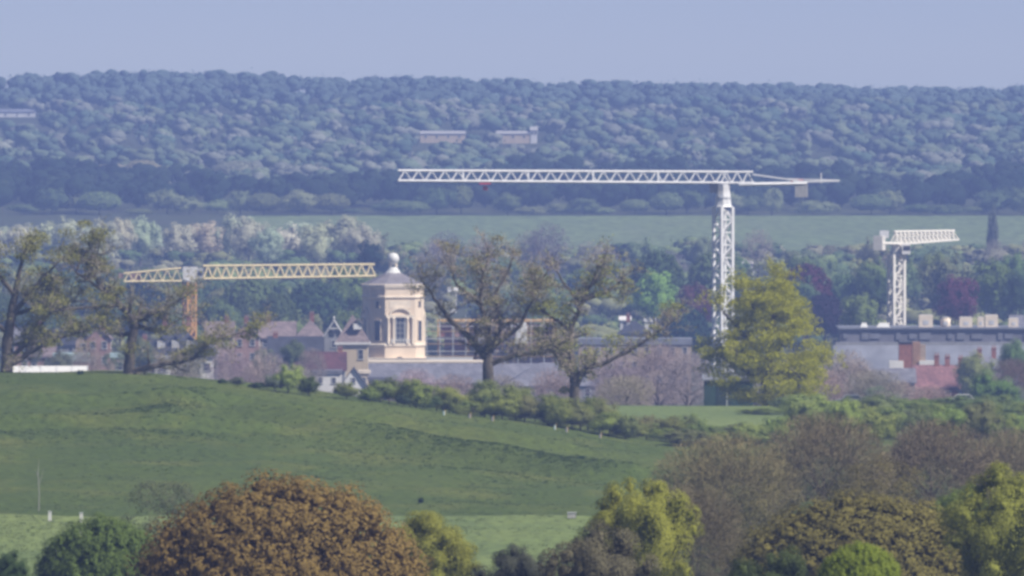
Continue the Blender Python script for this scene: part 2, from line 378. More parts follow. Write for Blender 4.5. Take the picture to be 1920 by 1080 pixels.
def lump_ball(n1=6, n2=3):
        # a coarse ball of quads
    V = [(math.sin(math.pi * (i + .35) / (n2 + .2)) * math.cos(2 * math.pi * j / n1), math.sin(math.pi * (i + .35) / (n2 + .2)) * math.sin(2 * math.pi * j / n1), math.cos(math.pi * (i + .12) / (n2 + .2))) for i in range(n2 + 1) for j in range(n1)]
    F = [(i * n1 + j, (i + 1) * n1 + j, (i + 1) * n1 + (j + 1) % n1, i * n1 + (j + 1) % n1) for i in range(n2) for j in range(n1)]
    return np.array(V), np.array(F)
CROWN_CACHE = {}
LOD = {'hi': (27000, .0155, 70), 'md': (8500, .026, 46), 'lo': (2700, .048, 30)}
def crown_mesh(kind, var, lod):
    key = (kind, var, lod)
    if key in CROWN_CACHE: return CROWN_CACHE[key]
    n, leaf, lumps = LOD[lod]; seed = abs(hash(kind)) % 1000 if False else sum(map(ord, kind)) * 7 + var * 101 + len(lod)
    if kind in ('twig', 'scrub'):
        g = rng(seed); n = int(n * 0.95)
        d = unit(g.normal(size=(n, 3)) + np.array([0, 0, .25])); r = g.uniform(.25, 1.0, n) ** .6
        lum = unit(g.normal(size=(26, 3))); dev = (d @ lum.T).max(1)           # uneven outline
        r = r * (0.72 + 0.3 * np.clip((dev - .6) / .4, 0, 1))
        C = d * r[:, None]; C[:, 2] *= 1.0
        dirs = unit(d * .8 + np.array([0, 0, .45]) + g.normal(size=(n, 3)) * .75)
        ln = g.uniform(.06, .16, n)[:, None] * (1.0 if kind == 'twig' else .8); w = leaf * g.uniform(.10, .22, n)[:, None]
        side = unit(np.cross(dirs, g.normal(size=(n, 3))))
        A = C - dirs * ln * .5; B = C + dirs * ln * .5
        V = np.stack([A - side * w, A + side * w, B + side * w * .4, B - side * w * .4], 1).reshape(-1, 3); F = np.arange(4 * n).reshape(n, 4)
        mat = M_TWIG
    else:
        shape = kind; lr = (.2, .36)
        if kind == 'sparse': shape, n, lr = 'round', int(n * .5), (.13, .24)
        if kind == 'poplar': lr = (.25, .45)
        if lod == 'hi' and kind in ('oval', 'round'): lr = (.09, .22)
        P, Nn, g = crown_points(seed, n, shape, lumps if kind != 'dome' else int(lumps * 8), lr if kind != 'dome' else (.06, .125))
        if lod == 'hi' and kind in ('dome', 'oval', 'round'): n = int(n * 1.35); leaf *= .86; P, Nn, g = crown_points(seed, n, shape, lumps * 9 if kind == 'dome' else 90, lr if kind != 'dome' else (.06, .125))
        if kind != 'sparse':
            nc = n // 4; dc = unit(g.normal(size=(nc, 3))); Pc = dc * (g.uniform(.7, .86, nc) * env_scale(dc, shape) * (1.0 if kind == 'dome' else .86))[:, None]
            P = np.concatenate([P, Pc]); Nn = np.concatenate([Nn, unit(dc + g.normal(size=(nc, 3)) * .3)])
        V, F = leaf_quads(P, Nn, leaf * 2.0, g); mat = M_LEAF
        if kind != 'sparse':
            C_, R_ = LAST; SV, SF = lump_ball(10, 6) if lod == 'hi' and kind != 'dome' else lump_ball(6, 3)
            VB = np.concatenate([C_[k] * .97 + SV * R_[k] * .48 * g.uniform(.7, 1.25, (len(SV), 1)) for k in range(len(C_))])
            FB = np.concatenate([SF + k * len(SV) for k in range(len(C_))]); F = np.concatenate([F, FB + len(V)]); V = np.concatenate([V, VB])
            B1, B2 = lump_ball(16, 10); B1 = unit(B1); B1 = B1 * (env_scale(B1, shape) * g.uniform(.62, .8, len(B1)) * (1.0 if kind == 'dome' else .74))[:, None]; F = np.concatenate([F, B2 + len(V)]); V = np.concatenate([V, B1])
    V = V * np.array([.5, .5, .5])
    me = mesh_np('crown_' + kind, V, F, mat, True); CROWN_CACHE[key] = me
    return me

TRUNK_CACHE = {}
def trunk_mesh(kind, var):
    key = ('bare' if kind in ('twig', 'sparse', 'scrub') else 'leafy', var)
    if key in TRUNK_CACHE: return TRUNK_CACHE[key]
    g = random.Random(var * 13 + len(key[0])); mb = MB()
    mb.tube([(0, 0, -.04), (0, 0, .02), (.01 * g.uniform(-1, 1), .01, .2), (.02 * g.uniform(-1, 1), 0, .45), (0, 0, .72)], [.05, .036, .028, .02, .006], 8)
    for i in range(9 if key[0] == 'bare' else 6):
        a = i * 2.4 + g.random(); z = g.uniform(.2, .5); r = g.uniform(.22, .4); up = g.uniform(.15, .4)
        mb.tube([(0, 0, z), (r * .45 * math.cos(a), r * .45 * math.sin(a), z + up * .5), (r * math.cos(a), r * math.sin(a), z + up)], [.014, .009, .003], 5)
    me = bpy.data.meshes.new('trunk_' + key[0]); me.from_pydata(mb.v, [], mb.f); me.materials.append(M_BARK); me.update()
    TRUNK_CACHE[key] = me
    return me

TREE_N = 0
SPECS = {}   # kind -> crown centre height fraction, crown height fraction
def tree(name, label, cat, u, top, wpx, D, kind, tint, group=None, lod=None, base=None, depth=1.0, low=0.16, var=None, cr=None):
    """a tree with crown and trunk: its top and width given as seen in the photograph, standing on the ground at distance D"""
    global TREE_N
    TREE_N += 1; g = random.Random(TREE_N * 31 + 5)
    X = (u - 960) * K * D; zg = gz(X, D) if base is None else base; ztop = HC - (top - YH) * K * D
    h = max(ztop - zg, 0.6); w = wpx * K * D
    if kind in ('shrub', 'scrub'): low = 0.0 if low == .16 else low
    lod = lod or ('hi' if D < 1100 else 'md' if D < 2600 else 'lo')
    v = (g.randrange(3) if lod != 'hi' or kind != 'dome' else 1) if var is None else var
    root = empty(name, (X, D, zg), label, cat, group, g.uniform(0, 6.28) if depth == 1.0 else 0.0)
    t = (TG if D > 1100 else 1.32) * np.array(tint) * (1 + 0.10 * np.array([g.uniform(-1, 1), g.uniform(-.6, .6), g.uniform(-1, 1)])) * g.uniform(.9, 1.1)
    c = link('crown', crown_mesh(kind, v, lod), root)
    chh = h * (1 - low) if kind in ('poplar', 'shrub', 'scrub') else min(h * (1 - low), w * 1.15)
    c.location = (0, 0, h - chh / 2); c.scale = (w * (1.1 if D < 1100 else 1.0), w * depth * (1.1 if D < 1100 else 1.0), chh * 1.02); c.color = (*[float(x) for x in t], 1)
    tm = link('trunk', trunk_mesh(kind, v), root); k = min(h, w * 1.3)
    tm.scale = (k * .8, k * .8, h * (.88 if kind not in ('shrub', 'scrub') else .8))
    return root

ORD = ['first', 'second', 'third', 'fourth', 'fifth', 'sixth', 'seventh', 'eighth', 'ninth', 'tenth', 'eleventh', 'twelfth', 'thirteenth', 'fourteenth',
       'fifteenth', 'sixteenth', 'seventeenth', 'eighteenth', 'nineteenth', 'twentieth', 'twenty-first', 'twenty-second', 'twenty-third', 'twenty-fourth',
       'twenty-fifth', 'twenty-sixth', 'twenty-seventh', 'twenty-eighth', 'twenty-ninth', 'thirtieth', 'thirty-first', 'thirty-second', 'thirty-third',
       'thirty-fourth', 'thirty-fifth', 'thirty-sixth', 'thirty-seventh', 'thirty-eighth', 'thirty-ninth', 'fortieth']

DKG, MIDG, YELG, OLV, BRZ, PALE, COP, GREY, PURP, LIME = ((.030, .055, .024), (.065, .105, .030), (.17, .19, .03), (.115, .12, .045), (.19, .115, .035),
    (.27, .29, .21), (.060, .026, .036), (.15, .135, .11), (.15, .115, .105), (.16, .24, .03))

# --- wooded hillside far behind: one mass of thousands of trees
def woodland(name, label, n, Dr, tints, hr, wr, seed, umin=-420, umax=2340, leaf=1.25, q=150, keep=None, clump=0.0):
    g = rng(seed); D = g.uniform(Dr[0], Dr[1], n); u = g.uniform(umin, umax, n)
    if clump:
        cu = g.uniform(umin, umax, 26); cd = g.uniform(Dr[0], Dr[1], 26)
        m = np.exp(-(((u[:, None] - cu) / 130) ** 2 + ((D[:, None] - cd) / 120) ** 2)).sum(1); k = g.random(n) < (1 - clump) + clump * np.clip(m * 1.3, 0, 1)
        D, u = D[k], u[k]
    if keep is not None: k = keep(u, D); D, u = D[k], u[k]
    n = len(D); X = (u - 960) * K * D; Z = height(X, D)
    SV, SF = lump_ball()
    protos = []
    for i in range(8):
        gp = rng(seed * 3 + i); nl = 4
        d = unit(gp.normal(size=(nl, 3)) + np.array([0, 0, .45])); C = d * gp.uniform(.42, .66, nl)[:, None]; C[0] = (0, 0, -.1); R_ = gp.uniform(.32, .5, nl); R_[0] = .68
        V = np.concatenate([C[k] + SV * R_[k] * gp.uniform(.82, 1.18, (len(SV), 1)) for k in range(nl)])
        F4 = np.concatenate([SF + k * len(SV) for k in range(nl)])
        P, Nn, gg = crown_points(seed * 3 + i, q, 'round', 14, (.24, .40), .25); protos.append((V, F4, P * 1.0, Nn))
    Vs, Ts, Fs, nb = [], [], [], 0
    TI = np.array(tints)
    for i in range(n):
        V0, F0, P, Nn = protos[i % 8]; qq = g.random() ** 1.6; h = hr[0] + (hr[1] - hr[0]) * (.3 * g.random() + .7 * qq); w = wr[0] + (wr[1] - wr[0]) * qq; a = g.uniform(0, 6.28); ca, sa = math.cos(a), math.sin(a)
        Rm = np.array([[ca, -sa, 0], [sa, ca, 0], [0, 0, 1]]); sc = np.array([w / 2, w / 2, h * .44]); tr = np.array([X[i], D[i], Z[i] + h * .56])
        B = (V0 @ Rm.T) * sc + tr; V, F1 = leaf_quads((P @ Rm.T) * sc + tr, Nn @ Rm.T, leaf, g, 0.8)
        Vs += [B, V]; Fs += [F0 + nb, F1 + nb + len(B)]; nb += len(B) + len(V)
        ph = math.sin(u[i] * .006 + D[i] * .030) + math.sin(u[i] * .013 - D[i] * .017 + 2)
        t = TG * TI[int(np.clip((ph + 2) / 4 * len(TI) + g.normal() * .55, 0, len(TI) - 1))] * g.uniform(.88, 1.14)
        Ts.append(np.broadcast_to(np.append(t, 1.0), (len(B) + len(V), 4)))
    V = np.concatenate(Vs); T = np.concatenate(Ts).astype(np.float32); off = np.array([0, (Dr[0] + Dr[1]) / 2, 30]); V = V - off
    me = mesh_np(name, V, np.concatenate(Fs), M_WOOD_LEAF, True)
    at_ = me.attributes.new('tint', 'FLOAT_COLOR', 'POINT'); at_.data.foreach_set('color', np.ascontiguousarray(T).ravel())
    o = link(name, me); o.location = off
    return tag(o, label, 'woodland', kind='stuff')

woodland('ridge_woodland', 'dark blue-green woodland covering the ridge on the skyline', 1400, (6020, 6560), [(.07, .10, .085), (.075, .105, .09), (.07, .095, .08)], (8, 11.5), (7, 16), 11, q=18, leaf=1.1)
woodland('hillside_woodland', 'mottled olive and green woodland over the far hillside', 3400, (4700, 6020), [(.06, .095, .07), (.08, .11, .07), (.10, .13, .085), (.15, .16, .13), (.12, .145, .09), (.07, .10, .07)],
         (5, 11.5), (5, 17), 12, q=18, clump=.4, leaf=1.1, keep=lambda u, D: ~((D > 5270) & (D < 5500) & (((u > 780) & (u < 880)) | ((u > 925) & (u < 1010)))) & ~((D > 5600) & (D < 5970) & (u < 75)))
woodland('shade_tinted_woodland', 'dark wood belt along the foot of the far hillside', 900, (4470, 4900), [(.012, .022, .014), (.015, .026, .016), (.022, .034, .02)], (9, 15), (10, 18), 13, q=30, leaf=1.2, keep=lambda u, D: D < 4760 + 120 * np.sin(u * .006 + 1) + 60 * np.sin(u * .021))  # very dark leaf tints carry the shade lying on this belt

woodland('valley_woodland', 'low mixed green trees filling the valley between city and far field', 980, (2900, 3900), [(.07, .105, .045), (.12, .155, .06), (.16, .17, .08), (.06, .09, .04), (.17, .17, .11)],
         (5, 9), (8, 16), 14, q=60, leaf=.8, keep=lambda u, D: (D < 3800) | (u < 640))
# --- groups of separate trees in the valley
def tree_row(name, cat, n, u0, u1, tops, wr, Dr, kinds, tints, lab, group, seed, lod='lo', low=-.04):
    g = random.Random(seed); us = sorted(u0 + (u1 - u0) * (i + g.uniform(.15, .85)) / n for i in range(n))
    for i, u in enumerate(us):
        j = g.randrange(len(kinds))
        tree(name, lab[j % len(lab)].replace('#', ORD[i]), cat, u, g.uniform(*tops), g.uniform(*wr), g.uniform(*Dr), kinds[j], tints[j], group, lod, low=low)

tree_row('field_edge_tree', 'tree', 38, -40, 1960, (345, 392), (44, 90), (4445, 4475), ['shrub', 'dome', 'shrub'], [(.17, .20, .10), (.13, .16, .075), (.09, .12, .06)],
         ['grey-green tree at the foot of the far dark wood, # from the left'], 'trees along the foot of the far dark wood', 21)
tree_row('pale_hill_tree', 'tree', 15, 40, 690, (298, 330), (56, 100), (4880, 4940), ['round', 'dome'], [(.30, .28, .22), (.24, .24, .16)],
         ['pale buff tree above the dark wood on the hillside, # from the left'], 'pale trees above the dark wood', 22)
tree_row('willow_tree', 'tree', 22, -60, 690, (400, 425), (62, 96), (3640, 3760), ['round', 'oval'], [(.33, .34, .26), (.28, .31, .21)],
         ['silvery pale tree in the long pale row, # from the left'], 'pale silvery tree row beyond the city', 23, low=.02)
tree_row('valley_tree', 'tree', 24, 700, 1960, (425, 480), (50, 95), (3350, 3800), ['twig', 'round', 'sparse'], [(.17,.15,.13), (.14, .16, .08), (.16, .15, .09)],
         ['hazy tree in front of the far green field, # from the left'], 'trees in front of the far green field', 24)
tree_row('parkland_tree', 'tree', 26, -50, 690, (490, 545), (60, 110), (2900, 3300), ['round', 'dome', 'oval'], [(.105, .145, .05), (.07, .105, .04), (.16, .18, .07)],
         ['green tree below the silvery tree row, # from the left'], 'trees below the silvery row', 25)
tree_row('suburb_tree', 'tree', 34, 800, 1970, (468, 540), (64, 112), (3000, 3400), ['round', 'dome', 'sparse'], [(.11, .155, .05), (.085, .125, .045), (.18, .185, .08)],
         ['green tree among the trees behind the building sites, # from the left'], 'trees behind the building sites', 26)
tree_row('street_tree', 'tree', 18, -30, 690, (545, 600), (55, 95), (2620, 2800), ['round', 'sparse', 'dome'], [(.09, .125, .05), (.14, .15, .07), (.06, .09, .04)],
         ['rounded tree right behind the brick houses, # from the left'], 'trees right behind the brick houses', 27)

T = tree
# --- single trees of the valley one can point to
T('conifer_tree', 'dark round evergreen just behind the end of the yellow jib', 'tree', 692, 449, 54, 3250, 'oval', (.018, .035, .03), low=.05)
T('tall_bare_tree', 'tall hazy purple-grey bare tree before the far green field', 'tree', 1026, 414, 104, 3420, 'twig', (.10, .09, .10))
T('bare_tree', 'low grey bare tree against the far field near the stone tower', 'tree', 838, 432, 90, 3600, 'twig', (.13, .12, .11))
T('broadleaf_tree', 'dark green domed tree above the bright round one', 'tree', 1232, 470, 106, 2960, 'dome', (.045, .075, .03))
T('broadleaf_tree', 'bright green round tree below the dark green dome', 'tree', 1226, 503, 96, 2900, 'round', (.16, .25, .06))
T('copper_beech', 'dim copper-purple tree immediately beside the white crane mast', 'tree', 1304, 528, 84, 2850, 'round', (.075, .03, .04))
T('broadleaf_tree', 'dark teal tree under the copper-purple tree by the mast', 'tree', 1280, 572, 104, 2720, 'dome', (.022, .045, .03))
T('copper_beech', 'dark copper tree whose crown arches over a small green tree', 'tree', 1511, 494, 106, 2900, 'dome', (.062, .018, .030), low=.0)
T('small_tree', 'small green tree framed by the arching dark copper crown', 'tree', 1508, 514, 72, 2860, 'round', (.06, .10, .045), low=0)
T('copper_beech', 'blackish purple dome of a tree below the white spire', 'tree', 1546, 551, 88, 2790, 'dome', (.028, .016, .030), low=0)
T('broadleaf_tree', 'dark green tree just behind the cream crane mast', 'tree', 1642, 512, 74, 2900, 'round', (.035, .065, .026))
T('broadleaf_tree', 'yellow-green low tree at the foot of the cream crane', 'tree', 1616, 548, 84, 2700, 'round', (.12, .15, .045))
T('copper_beech', 'purple copper tree behind the row of roof boxes', 'tree', 1790, 514, 92, 2850, 'round', (.10, .03, .055))
T('broadleaf_tree', 'olive-grey tree above the purple copper tree', 'tree', 1778, 470, 110, 2990, 'round', (.13, .13, .075))
T('broadleaf_tree', 'fresh yellow-green tree next to the purple copper tree', 'tree', 1862, 486, 96, 2950, 'oval', (.11, .145, .04))
T('broadleaf_tree', 'dark green tree at the edge behind the roof boxes', 'tree', 1912, 508, 80, 2880, 'round', (.04, .065, .03))
T('poplar_tree', 'thin dark upright poplar standing before the far field', 'tree', 1862, 392, 26, 3700, 'poplar', (.09, .10, .09), low=.02)
T('broadleaf_tree', 'deep green tree under the middle of the yellow jib', 'tree', 590, 528, 130, 2880, 'dome', (.04, .07, .035))
T('broadleaf_tree', 'olive green tree under the yellow jib near its mast', 'tree', 465, 524, 128, 2850, 'dome', (.075, .10, .042))
T('broadleaf_tree', 'very dark tree behind the oak below the counter jib', 'tree', 262, 528, 120, 2860, 'dome', (.018, .032, .026))
T('broadleaf_tree', 'bright green roundish tree at the edge behind the red roofs', 'tree', 1905, 632, 80, 2180, 'round', (.085, .13, .035))
T('broadleaf_tree', 'rounded fresh green tree beside the red tiled roof', 'tree', 1858, 698, 128, 1800, 'round', (.085, .135, .032), low=0)
T('broadleaf_tree', 'yellowish tree between grey roof and chimneys of the red house', 'tree', 1828, 655, 90, 2220, 'round', (.15, .17, .05))
T('bare_shrub', 'brown bare shrub between red house and yellowish tree', 'shrub', 1900, 668, 90, 1850, 'twig', (.10, .08, .07), low=0)

# --- bare purple-brown trees on the slope down to the city
bare = [(1160, 668, 130, 1750), (1235, 640, 130, 1820), (1290, 655, 110, 1720), (1175, 700, 120, 1640), (1590, 655, 120, 1760), (1640, 690, 130, 1640),
        (1550, 690, 110, 1680), (1690, 712, 100, 1660), (1440, 690, 110, 1700), (430, 650, 90, 1950), (500, 660, 110, 1880), (560, 685, 80, 1760), (780, 690, 110, 1780),
        (850, 698, 110, 1740), (945, 700, 100, 1700), (1040, 690, 110, 1720), (345, 662, 90, 1900), (1745, 722, 90, 1650)]
for i, (u, t, w, D) in enumerate(sorted(bare)):
    g = random.Random(i)
    T('bare_tree', 'bare purple-brown tree on the slope below the city roofs, %s from the left' % ORD[i], 'tree', u, t, w, D, 'twig',
      (.19, .155, .15) if i % 3 else (.17, .155, .12), 'bare trees on the slope below the roofs', low=.0)
T('small_tree', 'pale green bushy tree before the red roof', 'tree', 1650, 722, 90, 1600, 'sparse', (.12, .16, .09), low=0)

# --- crest oaks with drawn limbs
def limb_tree(name, label, u, v, D, limbs, seed, tint, tufts, tuft_r, leaf_n, twig_tint, spread=1.0, levels=3, outline=None):
    """limbs: polylines of (du, dv, depth, radius) in photograph pixels off the foot; depth and radius in metres"""
    g = random.Random(seed); gn = rng(seed); s = s_at(D); X = (u - 960) * s; zg = gz(X, D); z0 = HC - (v - YH) * s
    root = empty(name, (X, D, zg), label, 'tree'); dz = z0 - zg
    trunk, branches = MB(), MB(); ends = []; tw = []
    def grow(p, d, L, r, lev):
        n = 4; pts = [p]; q = p.copy(); dd = d.copy()
        for i in range(n):
            dd = (dd + Vector((g.gauss(0, .22), g.gauss(0, .22), g.gauss(.05, .16)))).normalized(); q = q + dd * (L / n); pts.append(q.copy())
        if lev >= 2: branches.tube(pts, [r * (1 - .17 * i) for i in range(n + 1)], 4)
        else: tw.append(pts)
        if lev <= 0: ends.append(pts[-1]); return
        for i in range(1, n + 1):
            for _ in range(2 if lev > 1 else 3):
                if g.random() < .72:
                    side = Vector((g.gauss(0, 1), g.gauss(0, 1), g.gauss(.15, .75))).normalized()
                    grow(pts[i], (dd * .55 + side * .85 * spread).normalized(), L * g.uniform(.42, .68), r * .5, lev - 1)
    first = True
    for L in limbs:
        P = [Vector((a * s, b_d, -b * s + dz)) for (a, b, b_d, r) in L]; R = [x[3] for x in L]
        if first: P[0].z = min(P[0].z, 0) - .4
        PP, RR = [], []
        for i in range(len(P) - 1):
            for k in range(4):
                t = k / 4; j = Vector((g.gauss(0, .05), g.gauss(0, .08), g.gauss(0, .05))) if k else Vector()
                PP.append(P[i].lerp(P[i + 1], t) + j); RR.append(R[i] * (1 - t) + R[i + 1] * t)
        PP.append(P[-1]); RR.append(R[-1]); (trunk if first else branches).tube(PP, RR, 8 if first else 6); first_now = first; first = False
        for i in range(2 if not first_now else len(PP) - 2, len(PP)):
            d = (PP[i] - PP[i - 1]).normalized()
            for _ in range(2):
                if g.random() < .6:
                    side = Vector((g.gauss(0, 1), g.gauss(0, 1), g.gauss(.25, .7))).normalized()
                    grow(PP[i], (d * .5 + side * spread).normalized(), g.uniform(1.3, 2.6), max(.05, RR[i] * .45), levels - 1)
        grow(PP[-1], (PP[-1] - PP[-2]).normalized(), 2.2, RR[-1], levels - 1)
    trunk.build('trunk', M_BARK, root, True); branches.build('branches', M_BARK, root)
    tw = np.array([[tuple(p) for p in pl] for pl in tw], float)
    A = tw[:, :-1].reshape(-1, 3); B = tw[:, 1:].reshape(-1, 3)
    sd = unit(np.cross(B - A, gn.normal(size=A.shape))) * .022
    V = np.stack([A - sd, A + sd, B + sd * .7, B - sd * .7], 1).reshape(-1, 3)
    o = link('twigs', mesh_np('twigs', V, np.arange(len(V)).reshape(-1, 4), M_TWIG), root); o.color = (*[TG * x for x in twig_tint], 1)
    E = np.array([tuple(e) for e in ends]); C = E[gn.integers(len(E), size=tufts)]
    if outline:        # leaf masses filling a full crown
        ys = gn.uniform(outline[0][0], outline[-1][0], tufts); oy = [o[0] for o in outline]; l_ = np.interp(ys, oy, [o[1] for o in outline]); r_ = np.interp(ys, oy, [o[2] for o in outline])
        an = gn.uniform(0, 6.28, tufts); q = gn.uniform(.25, 1, tufts) ** .5; cx = (l_ + r_) / 2; hw = (r_ - l_) / 2
        C = np.stack([(cx + hw * q * np.cos(an)) * s, hw * q * np.sin(an) * s, -ys * s + dz], 1)
    k = gn.integers(tufts, size=leaf_n); dd = unit(gn.normal(size=(leaf_n, 3))) * np.array([1.25, 1.1, .62])
    P = C[k] + dd * (tuft_r * gn.uniform(.25, 1.0, leaf_n) ** .6)[:, None] * gn.uniform(.6, 1.3, tufts)[k][:, None]
    extra = E[gn.integers(len(E), size=leaf_n // 2)] + gn.normal(size=(leaf_n // 2, 3)) * .28
    P = np.concatenate([P, extra]); Nn = unit(gn.normal(size=P.shape) + np.array([0, 0, .6]))
    V, F = leaf_quads(P, Nn, .24, gn)
    o = link('crown', mesh_np('crown', V, F, M_LEAF), root); o.color = (*[TG * x for x in tint], 1)
    return root

OLT = (.17, .17, .048)
limb_tree('crest_oak', 'half-bare oak at the edge of the photo on the field crest', 12, 705, 1325, [
    [(0, 0, 0, .75), (0, -60, 0, .62), (10, -120, 0, .5), (20, -175, .5, .32), (30, -225, .5, .16)],
    [(8, -110, 0, .34), (50, -165, -.8, .24), (85, -200, -1.5, .12)],
    [(15, -150, 0, .3), (-30, -210, .8, .18), (-60, -235, 1, .1)],
    [(4, -30, 0, .3), (45, -70, .8, .24), (75, -110, 1.5, .12)],
    [(6, -20, 0, .32), (55, -50, -1, .25), (95, -70, -2, .16), (150, -85, -2, .08)],
    [(2, -80, 0, .3), (-50, -120, -1, .2), (-100, -140, -1, .1)],
    [(10, -115, 0, .26), (70, -130, 1, .2), (125, -140, 2, .1)]], 3, OLT, 80, 1.05, 13000, (.17, .15, .115))
limb_tree('crest_oak', 'half-bare oak with long low limbs next to the yellow crane mast', 243, 706, 1325, [
    [(0, 0, 0, .72), (0, -45, 0, .58), (8, -85, 0, .5), (10, -105, 0, .42)],
    [(10, -100, 0, .4), (-15, -130, 0, .34), (-45, -158, .3, .28), (-68, -190, .5, .22), (-72, -215, .5, .14), (-60, -235, .5, .08)],
    [(-50, -162, .3, .22), (-100, -195, -.6, .14), (-90, -222, -.6, .08)],
    [(10, -104, 0, .36), (45, -120, -.5, .26), (85, -138, -1, .14), (105, -150, -1, .07)],
    [(8, -80, 0, .3), (-20, -78, .8, .2), (-50, -92, 1.6, .14), (-90, -88, 2, .08)],
    [(4, -8, 0, .36), (45, -20, -.8, .3), (90, -28, -1.2, .26), (122, -36, -1.4, .22), (140, -58, -1.4, .16), (180, -75, -1.4, .1), (230, -90, -1.4, .06)],
    [(10, -96, 0, .28), (55, -85, 1, .2), (80, -100, 2, .12), (100, -110, 2, .07)],
    [(-20, -135, 0, .24), (-80, -130, -1.5, .16), (-140, -125, -2, .08)]], 5, OLT, 50, 1.0, 7500, (.17, .15, .115))
limb_tree('crest_oak', 'leaning bare oak in front of the scaffolded building', 915, 742, 1330, [
    [(0, 0, 0, .78), (0, -50, 0, .62), (0, -80, 0, .5)],
    [(-4, -70, 0, .42), (-30, -105, 0, .36), (-70, -140, .4, .28), (-95, -175, .6, .18), (-120, -210, .6, .1)],
    [(0, -75, 0, .42), (0, -130, 0, .32), (-15, -175, 0, .24), (-10, -225, 0, .14), (0, -262, 0, .07)],
    [(0, -80, 0, .36), (25, -130, .8, .26), (15, -190, 1, .18), (40, -240, 1, .08)],
    [(5, -60, 0, .34), (50, -76, -.8, .26), (105, -82, -1.4, .2), (130, -95, -1.8, .12)],
    [(2, -85, 0, .28), (60, -130, -1, .2), (85, -185, -1, .12), (100, -215, -1, .07)],
    [(-10, -170, 0, .22), (-60, -210, -1, .12), (-75, -250, -1, .06)]], 8, (.16, .15, .07), 60, 1.0, 5200, (.20, .17, .14))
limb_tree('crest_oak', 'forked oak with bright tufts on one side beside the leaning oak', 1077, 752, 1335, [
    [(0, 0, 0, .66), (0, -35, 0, .52), (-2, -50, 0, .46)],
    [(-2, -40, 0, .36), (-28, -80, 0, .3), (-45, -105, .4, .2)],
    [(0, -50, 0, .42), (-8, -95, 0, .34), (-5, -140, 0, .28), (15, -185, 0, .24), (35, -225, 0, .16), (45, -255, 0, .08)],
    [(12, -180, 0, .2), (-15, -215, -.6, .14), (-35, -245, -.6, .07)],
    [(-6, -110, 0, .22), (-45, -115, .8, .16), (-40, -95, 1.2, .1)],
    [(4, -30, 0, .34), (20, -62, -.5, .28), (60, -72, -1, .22), (105, -95, -1.2, .17), (150, -125, -1.4, .1), (185, -150, -1.4, .05)],
    [(-4, -130, 0, .24), (-60, -170, 1, .16), (-85, -210, 1, .08)],
    [(20, -190, 0, .22), (65, -205, 1, .14), (95, -235, 1, .07)]], 12, (.19, .20, .05), 56, .95, 6000, (.18, .155, .12))

g = random.Random(41)
for i in range(12):
    u = 60 + i * 48 + g.uniform(-14, 14)
    T('garden_tree', 'garden tree in front of the brick houses, %s from the left' % ORD[i], 'tree', u, g.uniform(620, 668), g.uniform(46, 80), g.uniform(2120, 2220), ['sparse', 'round', 'twig'][i % 3],
      [(.12, .13, .07), (.085, .105, .05), (.16, .14, .12)][i % 3], 'garden trees before the brick houses')
# --- yellow-green oak on the paddock
limb_tree('spring_oak', 'big yellow-green oak hiding the foot of the white crane', 1440, 768, 1520, [
    [(0, 0, 0, .8), (0, -60, 0, .66), (5, -130, 0, .46), (10, -190, 0, .28), (15, -235, 0, .12)],
    [(0, -45, 0, .36), (-50, -80, 0, .26), (-105, -110, 0, .12)],
    [(0, -45, 0, .36), (50, -70, .5, .26), (95, -85, .5, .12)],
    [(2, -80, 0, .34), (-40, -135, -1, .24), (-85, -185, -1, .12)],
    [(4, -90, 0, .34), (35, -140, -1, .24), (50, -160, -1, .12)],
    [(6, -140, 0, .3), (-25, -190, 1, .2), (-40, -215, 1, .1)],
    [(6, -140, 0, .3), (20, -190, 1, .2), (28, -210, 1, .1)],
    [(0, -60, 0, .3), (-30, -90, -3, .2), (-50, -100, -4.5, .1)],
    [(0, -60, 0, .3), (40, -80, -3, .2), (60, -60, -4.5, .1)]], 15, (.235, .235, .012), 300, 1.15, 50000, (.15, .13, .08), levels=2, outline=[(-238, -50, 30), (-215, -64, 58), (-170, -68, 88), (-150, -78, 98), (-135, -112, 102), (-100, -126, 108), (-50, -114, 116), (-8, -55, 110)])

# --- foreground trees
F = tree
F('bronze_oak', 'big bronze-brown domed oak at the bottom edge', 'tree', 525, 893, 545, 640, 'dome', (.166, .116, .036), var=1, low=.05)
F('hawthorn_shrub', 'dark green shrub beside the bronze domed oak', 'shrub', 190, 968, 250, 720, 'dome', (.10, .125, .034), low=.05)
F('hawthorn_shrub', 'small dark shrub in the bottom corner', 'shrub', 12, 1030, 110, 700, 'round', (.055, .08, .028), low=.05)
F('field_maple', 'yellow-green tree leaning out from behind the bronze oak', 'tree', 795, 944, 220, 672, 'oval', (.17, .185, .038), low=.05)
F('sallow_shrub', 'grey dark-leaved shrub between bronze oak and yellow-green tree', 'shrub', 965, 1012, 180, 640, 'round', (.085, .09, .062), low=.05)
F('sallow_shrub', 'grey-green bushy shrub below the tall yellow-green tree', 'shrub', 1120, 980, 250, 615, 'round', (.125, .13, .075), low=.05)
F('field_maple', 'tall yellow-green tree at the meadow edge', 'tree', 1205, 885, 240, 690, 'oval', (.20, .215, .042), low=.05)
F('field_maple', 'broad olive-bronze tree in the bottom corner thicket', 'tree', 1620, 928, 500, 720, 'dome', (.14, .125, .034), low=.05)
F('lime_bush', 'small lime green round bush at the bottom edge', 'shrub', 1612, 1018, 160, 560, 'dome', (.19, .23, .035), low=.05)
F('field_maple', 'yellow-green tree cut by the edge above the bronze thicket', 'tree', 1900, 862, 260, 680, 'oval', (.185, .21, .042), low=.05)
